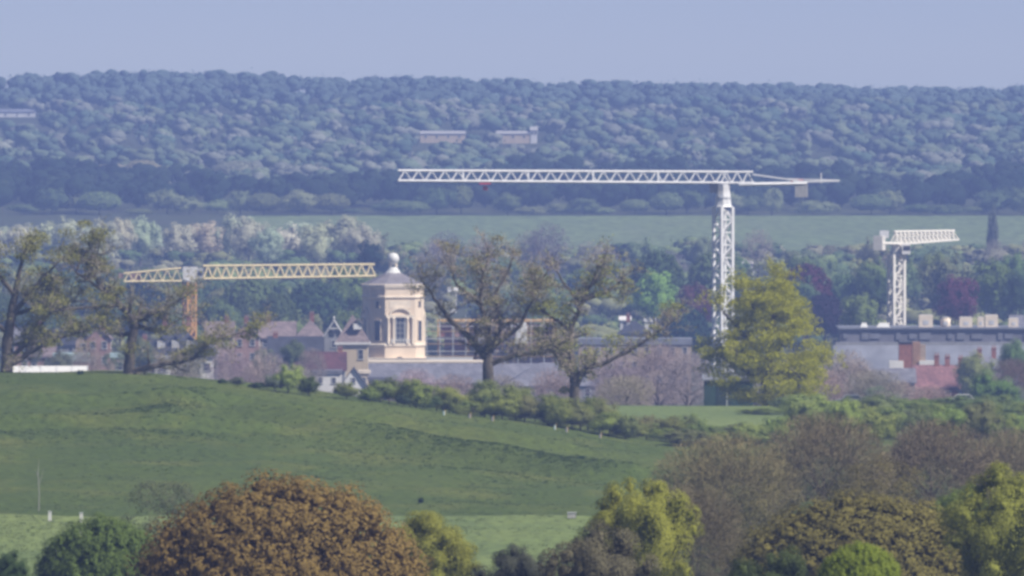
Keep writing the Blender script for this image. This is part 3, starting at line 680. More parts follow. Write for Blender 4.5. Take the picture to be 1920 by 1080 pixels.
F('field_maple', 'light green low tree between bare thicket and edge tree', 'tree', 1800, 905, 150, 735, 'round', (.13, .165, .045), low=.05)
F('hawthorn_shrub', 'dark green low bush beside the lime green bush', 'shrub', 1450, 1025, 190, 600, 'round', (.07, .09, .03), low=.05)
F('bare_shrub', 'hazy bare brown shrub behind the bronze oak', 'shrub', 300, 888, 220, 840, 'sparse', (.10, .10, .055), low=0)
F('bare_shrub', 'rust-brown bare thicket tree nearest the pasture', 'tree', 1360, 812, 280, 960, 'twig', (.145, .118, .066), low=0)
F('bare_shrub', 'grey-brown bare tree in the middle of the thicket', 'tree', 1545, 772, 260, 990, 'twig', (.14, .128, .074), low=0)
F('bare_shrub', 'russet bare tree at the upper part of the thicket', 'tree', 1745, 782, 280, 1000, 'twig', (.148, .12, .07), low=0)
F('bare_shrub', 'dim bare tree touching the edge beyond the thicket', 'tree', 1890, 800, 200, 1010, 'twig', (.14, .122, .072), low=0)
F('bare_shrub', 'olive half-leafed shrub low in the thicket', 'shrub', 1450, 880, 260, 860, 'sparse', (.115, .105, .045), low=0)
F('bare_shrub', 'half-leafed green shrub among the bare thicket trees', 'shrub', 1640, 860, 240, 900, 'sparse', (.11, .11, .042), low=0)
F('bare_shrub', 'dull brown bare shrub beside the tall yellow-green tree', 'shrub', 1300, 905, 200, 800, 'twig', (.115, .094, .06), low=0)
F('sapling', 'slim pale green sapling in front of the thicket', 'tree', 1520, 940, 60, 850, 'sparse', (.13, .18, .08), low=0)
X = (72 - 960) * K * 1066; r_ = empty('dead_sapling', (X, 1066, gz(X, 1066)), 'thin pale dead sapling standing in the pasture by the edge', 'sapling')
MB().tube([(0, 0, -.2), (.05, 0, 1.6), (-.05, 0, 3.2), (.02, 0, 4.6)], [.05, .04, .03, .01], 6).build('stem', surf('dead_wood', (.30, .29, .27), .9), r_)
MB().tube([(0, 0, 2.4), (.3, .1, 3.1), (.4, .1, 3.8)], [.02, .015, .006], 5).tube([(-.04, 0, 3.0), (-.3, 0, 3.7)], [.018, .006], 5).build('branches', surf('dead_wood', (.3, .29, .27)), r_)

# --- hedge and bushes along the crest
g = random.Random(77); hed = []
for i in range(38):
    u = 700 + i * 17 + g.uniform(-6, 6); yb = np.interp(u, [420, 600, 760, 1000, 1250, 1400], [726, 742, 769, 800, 840, 842])
    hed.append((u, yb - g.uniform(30, 66) - (12 if 900 < u < 1150 else 0), g.uniform(56, 92), 1308 + g.uniform(-3, 8)))
for i, (u, t, w, D) in enumerate(hed):
    T('hedge_bush', 'leafy bush in the hedge along the field crest, %s from the left' % ORD[i], 'hedge bush', u, t, w, D, ['shrub', 'round', 'shrub', 'sparse'][i % 4],
      [(.12, .145, .043), (.155, .18, .05), (.075, .10, .038), (.13, .14, .058)][g.randrange(4)], 'bushes of the hedge along the crest', 'md', low=0)
extra = [('round light green bush by the white gabled house', 540, 682, 66, (.19, .23, .07)), ('dark low bush at the foot of the light green bush', 482, 716, 40, (.035, .055, .025)),
         ('dark green bush touching the white wall', 578, 704, 46, (.06, .085, .03)), ('green bush in front of the white gable', 650, 716, 54, (.10, .13, .04)),
         ('green bush between white gable and hedge', 690, 726, 46, (.12, .15, .045)), ('tiny dark bush alone on the crest', 150, 708, 16, (.03, .05, .03)),
         ('little dark bush on the crest before the bare trees', 417, 716, 22, (.035, .055, .025)), ('dull bush low on the crest near the dark one', 445, 706, 36, (.10, .11, .075)),
         ('dark small bush where the hedge begins', 757, 738, 34, (.03, .05, .025)), ('grey bush behind the light green bush', 515, 700, 46, (.12, .135, .10))]
for lab, u, t, w, c in extra:
    T('crest_bush', lab, 'bush', u, t, w, 1306, 'shrub', c, None, 'md', low=0)
g = random.Random(5)
for i in range(22):
    u = 1290 + i * 30 + g.uniform(-10, 10)
    T('paddock_bush', 'bush on the paddock bank above the thicket, %s from the left' % ORD[i], 'bush', u, g.uniform(738, 778) if i > 5 else g.uniform(782, 812), g.uniform(70, 120), g.uniform(1340, 1380) if i % 2 else 1300,
      ['shrub', 'round', 'sparse'][i % 3], [(.14, .18, .05), (.18, .22, .06), (.12, .135, .06)][g.randrange(3)], 'bushes on the paddock bank', 'md', low=0)

for i in range(15):
    u = 1440 + i * 35 + g.uniform(-10, 10)
    T('bank_bush', 'fresh green bush at the far side of the paddock, %s from the left' % ORD[i], 'bush', u, g.uniform(736, 770), g.uniform(90, 140), g.uniform(1400, 1480),
      ['shrub', 'round', 'shrub'][i % 3], [(.12, .16, .045), (.15, .185, .05), (.10, .125, .05)][g.randrange(3)], 'bushes at the far side of the paddock', 'md', low=0)

# --- tussocks and little markers on the grass
def blob_tuft(label, u, v, D, w, tint):
    T('grass_tussock', label, 'tussock', u, v - w * .35, w, D, 'shrub', tint, None, 'lo', low=0)
blob_tuft('dark tussock low in the pasture beside the meadow', 790, 938, 1085, 13, (.03, .05, .024))
blob_tuft('dark tussock on the pasture near the bank', 1088, 868, 1225, 18, (.02, .04, .018))
blob_tuft('larger dark tussock below the hedge end', 1112, 888, 1205, 22, (.022, .042, .018))
for lab, u, v, D, h in (('white marker post standing alone at the pasture edge', 93, 976, 1052, .85), ('white marker post beyond the nearer post of the pair', 152, 976, 1052, .85),
                        ('white marker post nearest the dark green shrub', 152, 999, 1030, .85)):
    X = (u - 960) * K * D; r = empty('marker_post', (X, D, gz(X, D)), lab, 'post', 'white marker posts on the meadow')
    MB().box((0, 0, h / 2 - .1), (.28, .14, h + .2)).build('post', WHITE_P, r); MB().box((0, 0, h + .03), (.34, .2, .06)).build('cap', STEEL, r)
X = (1072 - 960) * K * 1055; r = empty('water_trough', (X, 1055, gz(X, 1055)), 'small pale trough at the line between pasture and meadow', 'trough')
MB().box((0, 0, .28), (.7, .5, .45)).build('tub', CONC, r); MB().box((0, 0, .53), (.8, .6, .06)).build('rim', STEEL, r)
for i, (u, D) in enumerate(((832, 1297), (880, 1297), (923, 1296), (1040, 1298), (1062, 1298), (1125, 1300), (1275, 1302))):
    X = (u - 960) * K * D; r = empty('tree_guard', (X, D, gz(X, D)), 'pale tree guard at the foot of the crest hedge, %s from the left' % ORD[i], 'tree guard', 'tree guards under the hedge')
    MB().lathe([(.12, -.1), (.11, .5), (.12, .55)], 8).build('tube', GREYW if i % 3 else TEAL_ROOF, r)
    MB().box((.16, 0, .3), (.05, .05, .8)).build('stake', TIMBER, r)

# ------------------------------------------------------------------ buildings
def window(parent, c, w, h, axis, frame=FRAME, pane=GLASS, bars=True, out=1):
    """axis 'y': window in a wall facing -Y (out=1) ; axis 'x': wall facing +X (out=1) or -X (out=-1). c = centre on the wall face"""
    x, y, z = c; fw = 0.10; mb = MB()
    def b(mb_, du, dz, su, sz, off, th):
        if axis == 'y': mb_.box((x + du, y - off * out, z + dz), (su, th, sz))
        else: mb_.box((x + off * out, y + du, z + dz), (th, su, sz))
    b(mb, 0, h / 2, w + .2, fw, .04, .10); b(mb, 0, -h / 2, w + .3, fw * 1.2, .07, .16)
    b(mb, -w / 2, 0, fw, h - fw, .04, .10); b(mb, w / 2, 0, fw, h - fw, .04, .10)
    if bars: b(mb, 0, 0, w - fw, .05, .035, .05)
    o = mb.build('window', frame, parent)
    p = MB(); b(p, 0, 0, w - fw * .5, h - fw * .5, .012, .02); p.build('pane', pane, o)

def gable_roof(mb, w, d, z, rh, over=.4, th=.18, along='x'):
    """two roof slopes; ridge along x or y"""
    hw, hd = w / 2 + over, d / 2 + over
    if along == 'x':
        k = rh / (d / 2); ze = z - over * k
        A = [(-hw, -hd, ze), (hw, -hd, ze), (hw, 0, z + rh), (-hw, 0, z + rh)]; B = [(-hw, hd, ze), (hw, hd, ze)]
        vs = A + B + [(p[0], p[1], p[2] + th) for p in A + B]
        mb.add(vs, [(6, 7, 8, 9), (9, 8, 11, 10), (3, 2, 1, 0), (4, 5, 2, 3), (0, 1, 7, 6), (5, 4, 10, 11), (0, 6, 9, 3), (3, 9, 10, 4), (1, 2, 8, 7), (2, 5, 11, 8)])
    else:
        k = rh / (w / 2); ze = z - over * k
        A = [(-hw, -hd, ze), (0, -hd, z + rh), (0, hd, z + rh), (-hw, hd, ze)]; B = [(hw, -hd, ze), (hw, hd, ze)]
        vs = A + B + [(p[0], p[1], p[2] + th) for p in A + B]
        mb.add(vs, [(6, 7, 8, 9), (7, 10, 11, 8), (3, 2, 1, 0), (2, 5, 4, 1), (0, 1, 7, 6), (1, 4, 10, 7), (2, 3, 9, 8), (5, 2, 8, 11), (3, 0, 6, 9), (4, 5, 11, 10)])
    return mb

def hip_roof(mb, w, d, z, rh, over=.4, top=0.0):
    hw, hd = w / 2 + over, d / 2 + over; r = max(hw - hd, 0.02) if top == 0 else top * hw; ry = max(hd - hw, 0.02) if top == 0 else top * hd
    vs = [(-hw, -hd, z), (hw, -hd, z), (hw, hd, z), (-hw, hd, z), (-r, -ry, z + rh), (r, -ry, z + rh), (r, ry, z + rh), (-r, ry, z + rh)]
    mb.add(vs, [(3, 2, 1, 0), (4, 5, 6, 7), (0, 1, 5, 4), (1, 2, 6, 5), (2, 3, 7, 6), (3, 0, 4, 7)])
    return mb

def chimney(parent, x, y, z, h, w=.9, d=.7, mat=BRICK, pots=2):
    o = MB().box((x, y, z + h / 2), (w, d, h)).box((x, y, z + h - .12), (w + .16, d + .16, .16)).build('chimney', mat, parent)
    mb = MB()
    for i in range(pots): mb.lathe([(.13, 0), (.11, .5)], 8, (x + (i - (pots - 1) / 2) * w * .5, y, z + h - .02))
    mb.build('chimney_pot', PINK, o)
    return o

def house(name, label, u, top, wpx, D, depth, eave, roof='gable', wall=PINK, rmat=SLATE, along='x', rz=0.0, wins=(3, 2), win_size=(.95, 1.4), chims=(), cat='house', group=None,
          base=None, gable_win=False, over=.35, cmat=BRICK, door=False):
    """ridge at photograph row top, eave at row eave, width wpx; stands on the ground"""
    s = s_at(D); X = (u - 960) * s; zg = gz(X, D) if base is None else base
    r = empty(name, (X, D, zg), label, cat, group, rz); w = wpx * s; zt = HC - (top - YH) * s - zg; ze = HC - (eave - YH) * s - zg; rh = zt - ze
    wb = MB().span(-w / 2, w / 2, -depth / 2, depth / 2, -1.0, ze)
    if roof == 'gable':
        if along == 'x': wb.add([(-w / 2, -depth / 2, ze), (-w / 2, depth / 2, ze), (-w / 2, 0, zt), (w / 2, -depth / 2, ze), (w / 2, depth / 2, ze), (w / 2, 0, zt)], [(0, 2, 1), (3, 4, 5)])
        else: wb.add([(-w / 2, -depth / 2, ze), (w / 2, -depth / 2, ze), (0, -depth / 2, zt), (-w / 2, depth / 2, ze), (w / 2, depth / 2, ze), (0, depth / 2, zt)], [(0, 1, 2), (4, 3, 5)])
    wb.build('wall', wall, r)
    if roof == 'gable': rf = gable_roof(MB(), w, depth, ze, rh, over, along=along).build('roof', rmat, r)
    elif roof == 'hip': rf = hip_roof(MB(), w, depth, ze, rh, over).build('roof', rmat, r)
    else:
        rf = MB().span(-w / 2 - .25, w / 2 + .25, -depth / 2 - .25, depth / 2 + .25, ze, zt).build('roof', rmat, r)
    nx, nz = wins; ww, wh = win_size; fl = 2.9
    for j in range(nz):
        zc = ze - 1.25 - j * fl
        if zc < 1.2: break
        for i in range(nx):
            window(r, (-w / 2 + w * (i + .5) / nx, -depth / 2, zc), ww, wh, 'y')
        ns = max(1, int(depth / 3.2)) if nx else 0
        for i in range(ns):
            window(r, (w / 2, -depth / 2 + depth * (i + .5) / ns, zc), ww * .9, wh, 'x')
    if gable_win: window(r, (0, -depth / 2, ze + rh * .3), ww * .8, wh * .7, 'y')
    if door:
        MB().box((0, -depth / 2 - .04, 1.0), (1.0, .08, 2.1)).build('door', DGREEN, r)
    for cx, ch in chims:
        chimney(rf, cx * w / 2, 0, zt - .5, ch + .5, mat=cmat)
    return r, w, zt, ze

# ---- the stone observatory tower
D = 2500; s = s_at(D); X = (737 - 960) * s; zg = gz(X, D)
ob = empty('observatory_tower', (X, D, zg), 'honey-coloured octagonal stone tower with white globe on its roof', 'tower')
def zy(y, D=2500): return HC - (y - YH) * K * D - zg
ANG = [-14, 44, 76, 134, 166, 224, 256, 314]
def octo(R, z, k=1.0): return [(R * math.sin(math.radians(a)), -R * math.cos(math.radians(a)), z) for a in ANG][::-1]
R0 = 6.45
MB().ring([octo(R0, zy(648)), octo(R0, zy(538))]).build('wall', STONE, ob)
MB().ring([octo(R0 * 1.01, zy(541.5)), octo(R0 * 1.04, zy(538)), octo(R0 * 1.055, zy(533)), octo(R0 * 1.02, zy(532))]).build('cornice', STONE_PALE, ob)
MB().ring([octo(R0 * 1.005, zy(559)), octo(R0 * 1.045, zy(557.5)), octo(R0 * 1.045, zy(555)), octo(R0 * 1.005, zy(554))]).build('string_course', STONE_PALE, ob)
MB().ring([octo(R0 * 1.03, zy(651)), octo(R0 * 1.07, zy(648)), octo(R0 * 1.07, zy(645)), octo(R0 * 1.01, zy(643))]).build('ledge', STONE_PALE, ob)
rl = [octo(R0 * k, zy(y)) for k, y in ((1.0, 532.2), (.96, 530.5), (.80, 526.5), (.60, 521.5), (.42, 516.5), (.28, 511.5))]
MB().ring(rl).build('roof', LEAD, ob)
pl = MB().lathe([(1.9, zy(513.5)), (1.6, zy(511)), (1.25, zy(507)), (.95, zy(503)), (.9, zy(501))], 12).build('pedestal', WHITE_P, ob, True)
fig = MB()
for i in range(2):          # two stooping figures that carry the globe
    sx = -1 if i == 0 else 1
    fig.tube([(sx * .55, 0, zy(502)), (sx * .62, -.05, zy(498)), (sx * .48, 0, zy(494.5)), (sx * .3, 0, zy(492))], [.26, .3, .34, .2], 8)
    fig.tube([(sx * .5, 0, zy(495)), (sx * .85, 0, zy(491)), (sx * .75, 0, zy(488))], [.15, .12, .1], 6)
fig.build('bearer_figures', STONE_PALE, ob, True)
gl = MB(); rg = 1.22; zc = zy(485)
gl.lathe([(rg * math.sin(math.pi * i / 12) + .01, zc - rg * math.cos(math.pi * i / 12)) for i in range(13)], 20); gl.build('globe', WHITE_P, ob, True)

def face_frame(i):
    """centre, tangent and normal of face i of the octagon (from ANG[i] to ANG[i+1])"""
    a0, a1 = math.radians(ANG[i]), math.radians(ANG[(i + 1) % 8] if i < 7 else ANG[0] + 360)
    p0 = Vector((R0 * math.sin(a0), -R0 * math.cos(a0), 0)); p1 = Vector((R0 * math.sin(a1), -R0 * math.cos(a1), 0))
    t = (p1 - p0); wd = t.length; t.normalize(); n = Vector((t.y, -t.x, 0)); 
    if n.dot((p0 + p1)) < 0: n = -n
    return (p0 + p1) / 2, t, n, wd
def fbox(mb, fr, du, z0, z1, w, off, th):
    c, t, n, wd = fr; p = c + t * du + n * (off + th / 2 - .05)
    mb.box((p.x, p.y, (z0 + z1) / 2), (w, th, z1 - z0), math.atan2(t.y, t.x))
for i in (0, 2, 6):         # wide faces in view: arched pediment over a tall window between columns
    fr = face_frame(i); wd = fr[3]
    for du in (-2.55, -1.45, 1.45, 2.55):
        m = MB(); c = fr[0] + fr[1] * du + fr[2] * .22
        m.lathe([(.34, zy(645)), (.34, zy(642)), (.27, zy(640)), (.24, zy(600)), (.33, zy(597)), (.36, zy(594))], 10, (c.x, c.y, 0)); m.build('column', STONE_PALE, ob, True)
    m = MB(); fbox(m, fr, 0, zy(594), zy(589.5), 6.0, 0, .5); m.build('entablature', STONE_PALE, ob)
    m = MB(); n = 12; c, t, nn, _ = fr
    lo = []
    for a in range(n + 1):
        ph = math.pi * (1 - a / n); lo.append((2.1 * math.cos(ph), zy(589.4) + 1.35 * math.sin(ph)))
    for a in range(n):
        (x0, z0), (x1, z1) = lo[a], lo[a + 1]; mid = c + t * ((x0 + x1) / 2) + nn * .22; ln = math.hypot(x1 - x0, z1 - z0); an = math.atan2(z1 - z0, x1 - x0)
        ux = t * math.cos(an) + Vector((0, 0, math.sin(an))); uz = -t * math.sin(an) + Vector((0, 0, math.cos(an))); ctr = mid + Vector((0, 0, (z0 + z1) / 2))
        vs = [tuple(ctr + ux * (sx * (ln / 2 + .03)) + nn * (sy * .22) + uz * (sz * .2)) for sz in (-1, 1) for sx, sy in ((-1, -1), (1, -1), (1, 1), (-1, 1))]
        m.add(vs, [(3, 2, 1, 0), (4, 5, 6, 7), (0, 1, 5, 4), (1, 2, 6, 5), (2, 3, 7, 6), (3, 0, 4, 7)])
    m.build('pediment', STONE_PALE, ob)
    m = MB(); fbox(m, fr, -.95, zy(642), zy(596), .16, 0, .22); fbox(m, fr, .95, zy(642), zy(596), .16, 0, .22); fbox(m, fr, 0, zy(596), zy(594.2), 2.1, 0, .22)
    wnd = m.build('window', FRAME, ob)
    m = MB(); fbox(m, fr, 0, zy(642), zy(596), 1.74, 0, .08); m.build('pane', GLASS, wnd)
    m = MB()
    for k in range(1, 5): fbox(m, fr, 0, zy(642 - k * 9.2) - .03, zy(642 - k * 9.2) + .03, 1.72, .02, .1)
    fbox(m, fr, 0, zy(642), zy(596), .05, .021, .1); m.build('glazing_bars', FRAME, wnd)
    m = MB(); fbox(m, fr, 0, zy(577), zy(563), 4.4, 0, .12); m.build('relief_panel', STONE_PALE, ob)
    m = MB()
    for k in range(7): fbox(m, fr, -1.8 + k * .6, zy(643), zy(637), .16, .35, .16)
    fbox(m, fr, 0, zy(637), zy(635.6), 4.2, .33, .2); m.build('balustrade', WHITE_P, ob)
for i in (1, 7, 5):         # narrow faces: niche window and small upper window
    fr = face_frame(i)
    m = MB(); fbox(m, fr, -.72, zy(638), zy(601), .14, 0, .2); fbox(m, fr, .72, zy(638), zy(601), .14, 0, .2); fbox(m, fr, 0, zy(601), zy(598.5), 1.7, 0, .22)
    wnd = m.build('window', STONE_PALE, ob); m = MB(); fbox(m, fr, 0, zy(638), zy(601), 1.3, 0, .07); m.build('pane', GLASS, wnd)
    m = MB(); fbox(m, fr, -.5, zy(576), zy(564), .12, 0, .18); fbox(m, fr, .5, zy(576), zy(564), .12, 0, .18); fbox(m, fr, 0, zy(564), zy(562.6), 1.25, 0, .2)
    wnd = m.build('window', STONE_PALE, ob); m = MB(); fbox(m, fr, 0, zy(576), zy(564), .9, 0, .07); m.build('pane', GLASS, wnd)
lw = MB().ring([octo(R0 * 1.04, -1), octo(R0 * 1.04, zy(651.2))])
lw.build('lower_wall', STONE, ob)
bs = MB().span(-4.9, 6.6, -7.6, 6, -1, zy(672)).build('plinth_block', STONE, ob)
MB().span(-5.0, 6.75, -7.75, 6.1, zy(672), zy(669.5)).build('plinth_coping', STONE_PALE, bs)
m = MB(); n = 10
pts = [(-.95, zy(690)), (-.95, zy(668)), *[(.95 * math.cos(math.pi * (1 - k / n)), zy(668) + .9 * math.sin(math.pi * (1 - k / n))) for k in range(1, n)], (.95, zy(668)), (.95, zy(690))]
for u_ in (1.4,): 
    m.add([(x + u_, -7.70, z - .8) for x, z in pts] + [(x + u_, -7.4, z - .8) for x, z in pts], [tuple(range(len(pts)))[::-1], tuple(range(len(pts), 2 * len(pts)))])
m.build('doorway', GLASS, bs)
for u_ in (-3.4, 4.6): window(bs, (u_, -7.6, zy(680)), 1.1, 1.4, 'y')

# joints, streaks and urns are too fine at this distance; the stone carries them
# ---- low stone wing and terrace in front of the building site
def slab_building(name, label, u0, u1, top, D, depth, mat, rmat, wins=0, cap=.35, cat='building', wz=None):
    s = s_at(D); X = ((u0 + u1) / 2 - 960) * s; zg = gz(X, D); w = (u1 - u0) * s; h = HC - (top - YH) * s - zg
    r = empty(name, (X, D, zg), label, cat)
    MB().span(-w / 2, w / 2, -depth / 2, depth / 2, -1, h - cap).build('wall', mat, r)
    rf = MB().span(-w / 2 - .2, w / 2 + .2, -depth / 2 - .2, depth / 2 + .2, h - cap, h).build('roof', rmat, r)
    for i in range(wins): window(r, (-w / 2 + w * (i + .5) / wins, -depth / 2, wz or h - cap - 1.5), 1.2, 1.4, 'y')
    return r, w, h, rf
slab_building('terrace_wing', 'low stone wing with windows at the foot of the tower', 692, 905, 676, 2470, 9, CREAM, STONE_PALE, 9)
house('long_range', 'long low range with pale grey slate roof before the tower', 860, 683, 350, 2420, 10, 716, 'gable', GREYW, SLATE_P, wins=(12, 1))
house('stone_cottage', 'small pink stone cottage below the tower', 712, 706, 42, 2330, 6, 712, 'flat', BUFF, SLATE_P, wins=(2, 2))
house('long_range', 'broad blue-grey roofed hall behind the forked oak', 1030, 680, 170, 2360, 14, 722, 'hip', GREYW, SLATE_P, wins=(6, 1))
house('stone_hall', 'grey stone hall with light parapet beside the purple bare trees', 1190, 634, 210, 2560, 12, 645, 'flat', BUFF, METAL_ROOF, wins=(9, 3))
house('lodge', 'small slate lodge behind the forked oak limb', 1190, 600, 60, 2760, 8, 625, 'hip', GREYW, SLATE, wins=(2, 1), chims=((-.4, 1.2),))

# ---- building under construction with scaffold
D = 2560; s = s_at(D); u0, u1 = 806, 1046; X = ((u0 + u1) / 2 - 960) * s; zg = gz(X, D); w = (u1 - u0) * s; h = HC - (600 - YH) * s - zg
r = empty('construction_frame', (X, D, zg), 'half-built frame with timber scaffold behind the leaning oak', 'building')
MB().span(-w / 2 + 3, w / 2 - .6, -3, 8, -1, h - 1).build('core_wall', PINK, r)
for k, zz in enumerate((h, h - 3.4, h - 6.9)):
    MB().span(-w / 2 + 1.5, w / 2, -4.6, 8.4, zz - .35, zz).build('floor_slab', CONC if k else TIMBER, r)
for i in range(9):
    x = -w / 2 + 1.8 + i * (w - 2.2) / 8
    for k in range(2): MB().box((x, -4.2, h - .36 - 1.7 - k * 3.45), (.45, .45, 3.0)).build('column', CONC if i % 2 else TIMBER, r)
for i in range(8):
    x = -w / 2 + 1.8 + (i + .5) * (w - 2.2) / 8
    if i % 3 != 2: MB().box((x, -3.35, h - 2.1), (2.2, .3, 2.6)).build('infill_panel', [BRICK, PINK, TIMBER][i % 3], r)
    if i % 3 != 0: MB().box((x, -3.36, h - 5.4), (2.2, .3, 2.4)).build('infill_panel', [TIMBER, BRICK, GREYW][i % 3], r)
for i in range(11):
    x = -w / 2 - .6 + i * (w + .4) / 10
    MB().tube([(x, -6.0, -1), (x, -6.0, h + (1.1 if i % 2 else .3))], .09, 6).build('scaffold_pole', STEEL, r)
for k in range(3):
    zz = h - 7.4 + k * 2.6
    MB().tube([(-w / 2 - .9, -6.0, zz + 1.0), (w / 2, -6.0, zz + 1.0)], .07, 6).build('guard_rail', STEEL, r)
    MB().span(-w / 2 - .8, w / 2 - .4, -6.2, -5.1, zz - .1, zz).build('scaffold_board', TIMBER, r)
MB().span(-w / 2 - .6, -w / 2 + 9, -6.5, -6.3, h - 8.6, h - 7.6).build('hoarding', WHITE_P, r)
# white tarpaulin hood on the frame
D2 = 2550; X = (978 - 960) * K * D2; tz = HC - (640 - YH) * K * D2
r2 = empty('tarpaulin_hood', (X, 2553.2, tz - .4), 'white peaked tarpaulin hood on the half-built frame', 'hood')
MB().ring([[(-1.35, -.8, .1), (1.2, -.8, .1), (1.2, .8, .1), (-1.35, .8, .1)], [(-1.2, -.75, 2.6), (1.15, -.75, 3.0), (1.15, .75, 3.0), (-1.2, .75, 2.6)], [(-.3, -.4, 4.0), (.95, -.4, 4.3), (.95, .4, 4.3), (-.3, .4, 4.0)]]).build('cover', WHITE_P, r2)
MB().box((0, 0, 0), (3.0, 2.0, .2)).build('base_frame', STEEL, r2)

# ---- houses to the side of the tower
r, w, zt, ze = house('tower_house', 'tall cream house with steep pinkish tiled roof beside the stone tower', 661, 590, 58, 2400, 6.5, 641, 'hip', CREAM, PINKT, wins=(0, 0), over=.35)
window(r, (w * .27, -3.25, ze - 2.4), 1.0, 1.9, 'y'); window(r, (w / 2, 0, ze - 2.4), 1.0, 1.9, 'x')
MB().span(-w / 2 - .45, w / 2 + .45, -3.7, 3.7, ze - .45, ze - .02).build('eaves_cornice', WHITE, r)
dm = MB(); gable_roof(dm, 1.9, 2.4, 0, .9, .15, along='y'); dm.v = [(x + 1.0, y - 2.3, z + ze + 3.6) for x, y, z in dm.v]; dmo = dm.build('dormer', PINKT, r)
MB().span(.2, 1.8, -3.35, -1.6, ze + 2.5, ze + 3.62).build('dormer_wall', WHITE, dmo)
house('slate_hall', 'dark blue slate roofed hall next to the steep gable', 566, 632, 124, 2440, 9, 676, 'gable', GREYW, SLATE, wins=(6, 1), chims=((-.8, .8),))
r, w, zt, ze = house('gabled_wing', 'steep dark gable trimmed with white bargeboards beside the tiled roof', 627, 600, 36, 2425, 12, 632, 'gable', GREYW, SLATE, along='y', wins=(1, 1), over=.25)
m = MB()
for sx in (-1, 1):
    m.tube([(sx * (w / 2 + .2), -6.32, ze + .2), (sx * .1, -6.32, zt - .1)], .17, 4)
m.build('bargeboard', FRAME, r); MB().box((0, -6.32, ze + (zt - ze) * .55), (w * .45, .2, .3)).build('collar_beam', FRAME, r); MB().box((0, -6.3, ze + 2.0), (.9, .14, 2.4)).build('gable_window', GLASS, r)
MB().lathe([(.18, 0), (.1, .3), (.22, .55), (.05, .9)], 8, (0, -6.2, zt)).build('finial', WHITE_P, r)
house('red_roofed_house', 'low house with long dark red tiled roof below the slate hall', 600, 661, 94, 2375, 8, 692, 'gable', GREYW, REDT, wins=(4, 1), chims=((.8, .9),))
house('white_house', 'white gabled house partly hidden by the crest bushes', 614, 694, 50, 2325, 9, 700, 'flat', WHITE, SLATE_P, wins=(2, 2), win_size=(.8, 1.1))
house('white_house', 'white house with pointed gable beside the cream house foot', 663, 690, 46, 2318, 8, 722, 'gable', WHITE, SLATE, along='y', wins=(0, 0), gable_win=True)
house('cream_annex', 'narrow cream annex below the arched window of the cream house', 683, 694, 18, 2345, 4, 700, 'flat', CREAM, STONE_PALE, wins=(1, 2), win_size=(.7, 1.0))

LH = [('brick_terrace', 'salmon brick terrace house behind the trunk of the edge oak', 48, 616, 72, 2350, 9, 640, 'gable', PINK, SLATE_P, 'x', (3, 2), ((-.7, 1.3), (.7, 1.3))),
      ('brick_house', 'pinkish gabled house between the two crest oaks', 186, 614, 44, 2380, 9, 634, 'gable', PINK, PINKT, 'y', (2, 2), ((.3, 1.2),)),
      ('brick_house', 'pale pink house front joined to the pinkish gable', 158, 622, 30, 2400, 8, 638, 'gable', BUFF, SLATE_P, 'y', (1, 2), ()),
      ('brick_house', 'dark slate house behind the limbs of the edge oak', 110, 618, 70, 2440, 9, 645, 'gable', GREYW, SLATE, 'x', (3, 2), ((.6, 1.2),)),
      ('brick_house', 'red-brown brick house low behind the edge oak limb', 78, 650, 50, 2300, 8, 668, 'gable', PINK, PINKT, 'x', (2, 2), ((-.6, 1.1),)),
      ('slate_villa', 'big blue slate villa with dormers under the yellow crane mast', 330, 608, 120, 2420, 11, 668, 'hip', BUFF, SLATE, 'x', (5, 1), ((-.35, 1.4), (.4, 1.4))),
      ('brick_house', 'pinkish tile roofed house next to the slate villa', 412, 604, 52, 2500, 8, 630, 'gable', BUFF, PINKT, 'x', (2, 2), ((.5, 1.0),)),
      ('brick_house', 'pink house with chimney midway along the back row', 462, 606, 48, 2540, 8, 630, 'gable', PINK, PINKT, 'y', (2, 2), ((.0, 1.2),)),
      ('brick_house', 'wide pink tiled house along the back row', 520, 604, 66, 2560, 8, 632, 'gable', BUFF, PINKT, 'x', (3, 2), ((-.5, 1.1),)),
      ('brick_house', 'pink hipped house just behind the dark slate hall', 582, 600, 56, 2580, 8, 634, 'hip', PINK, PINKT, 'x', (2, 2), ((.1, 1.4),)),
      ('brick_house', 'small grey gabled house in front of the slate villa', 385, 640, 44, 2360, 7, 660, 'gable', GREYW, SLATE_P, 'y', (2, 1), ()),
      ('brick_house', 'dim slate cottage between oak trunk and slate villa', 262, 640, 46, 2380, 7, 664, 'gable', GREYW, SLATE, 'x', (2, 1), ((.4, 1.0),))]
for nm, lab, u, t, wp, D, dp, ev, rf_, wm, rm, al, wi, ch in LH:
    res = house(nm, lab, u, t, wp, D, dp, ev, rf_, wm, rm, al, wins=wi, chims=ch)
    if nm == 'slate_villa':
        r, w, zt, ze = res
        for k in (-.45, .0, .45):
            d = MB(); gable_roof(d, 1.7, 2.2, 0, .8, .12, along='y'); d.v = [(x + k * w * .5, y - 3.3, z + ze + 3.2) for x, y, z in d.v]; do = d.build('dormer', SLATE, r)
            MB().span(k * w * .5 - .75, k * w * .5 + .75, -4.3, -2.6, ze + 1.7, ze + 3.2).build('dormer_wall', FRAME, do)
slab_building('sheet_roof_shed', 'pale teal roofed shed above the white polytunnel', 102, 166, 662, 2260, 8, PINK, TEAL_ROOF, 3, 1.5)
slab_building('sheet_roof_shed', 'small teal roofed shed behind the oak trunk', 208, 242, 662, 2240, 6, BUFF, TEAL_ROOF, 1, .8)
slab_building('rendered_bungalow', 'pale rendered bungalow under the low oak limb', 252, 318, 668, 2220, 8, WHITE, GREYW, 3, .5)
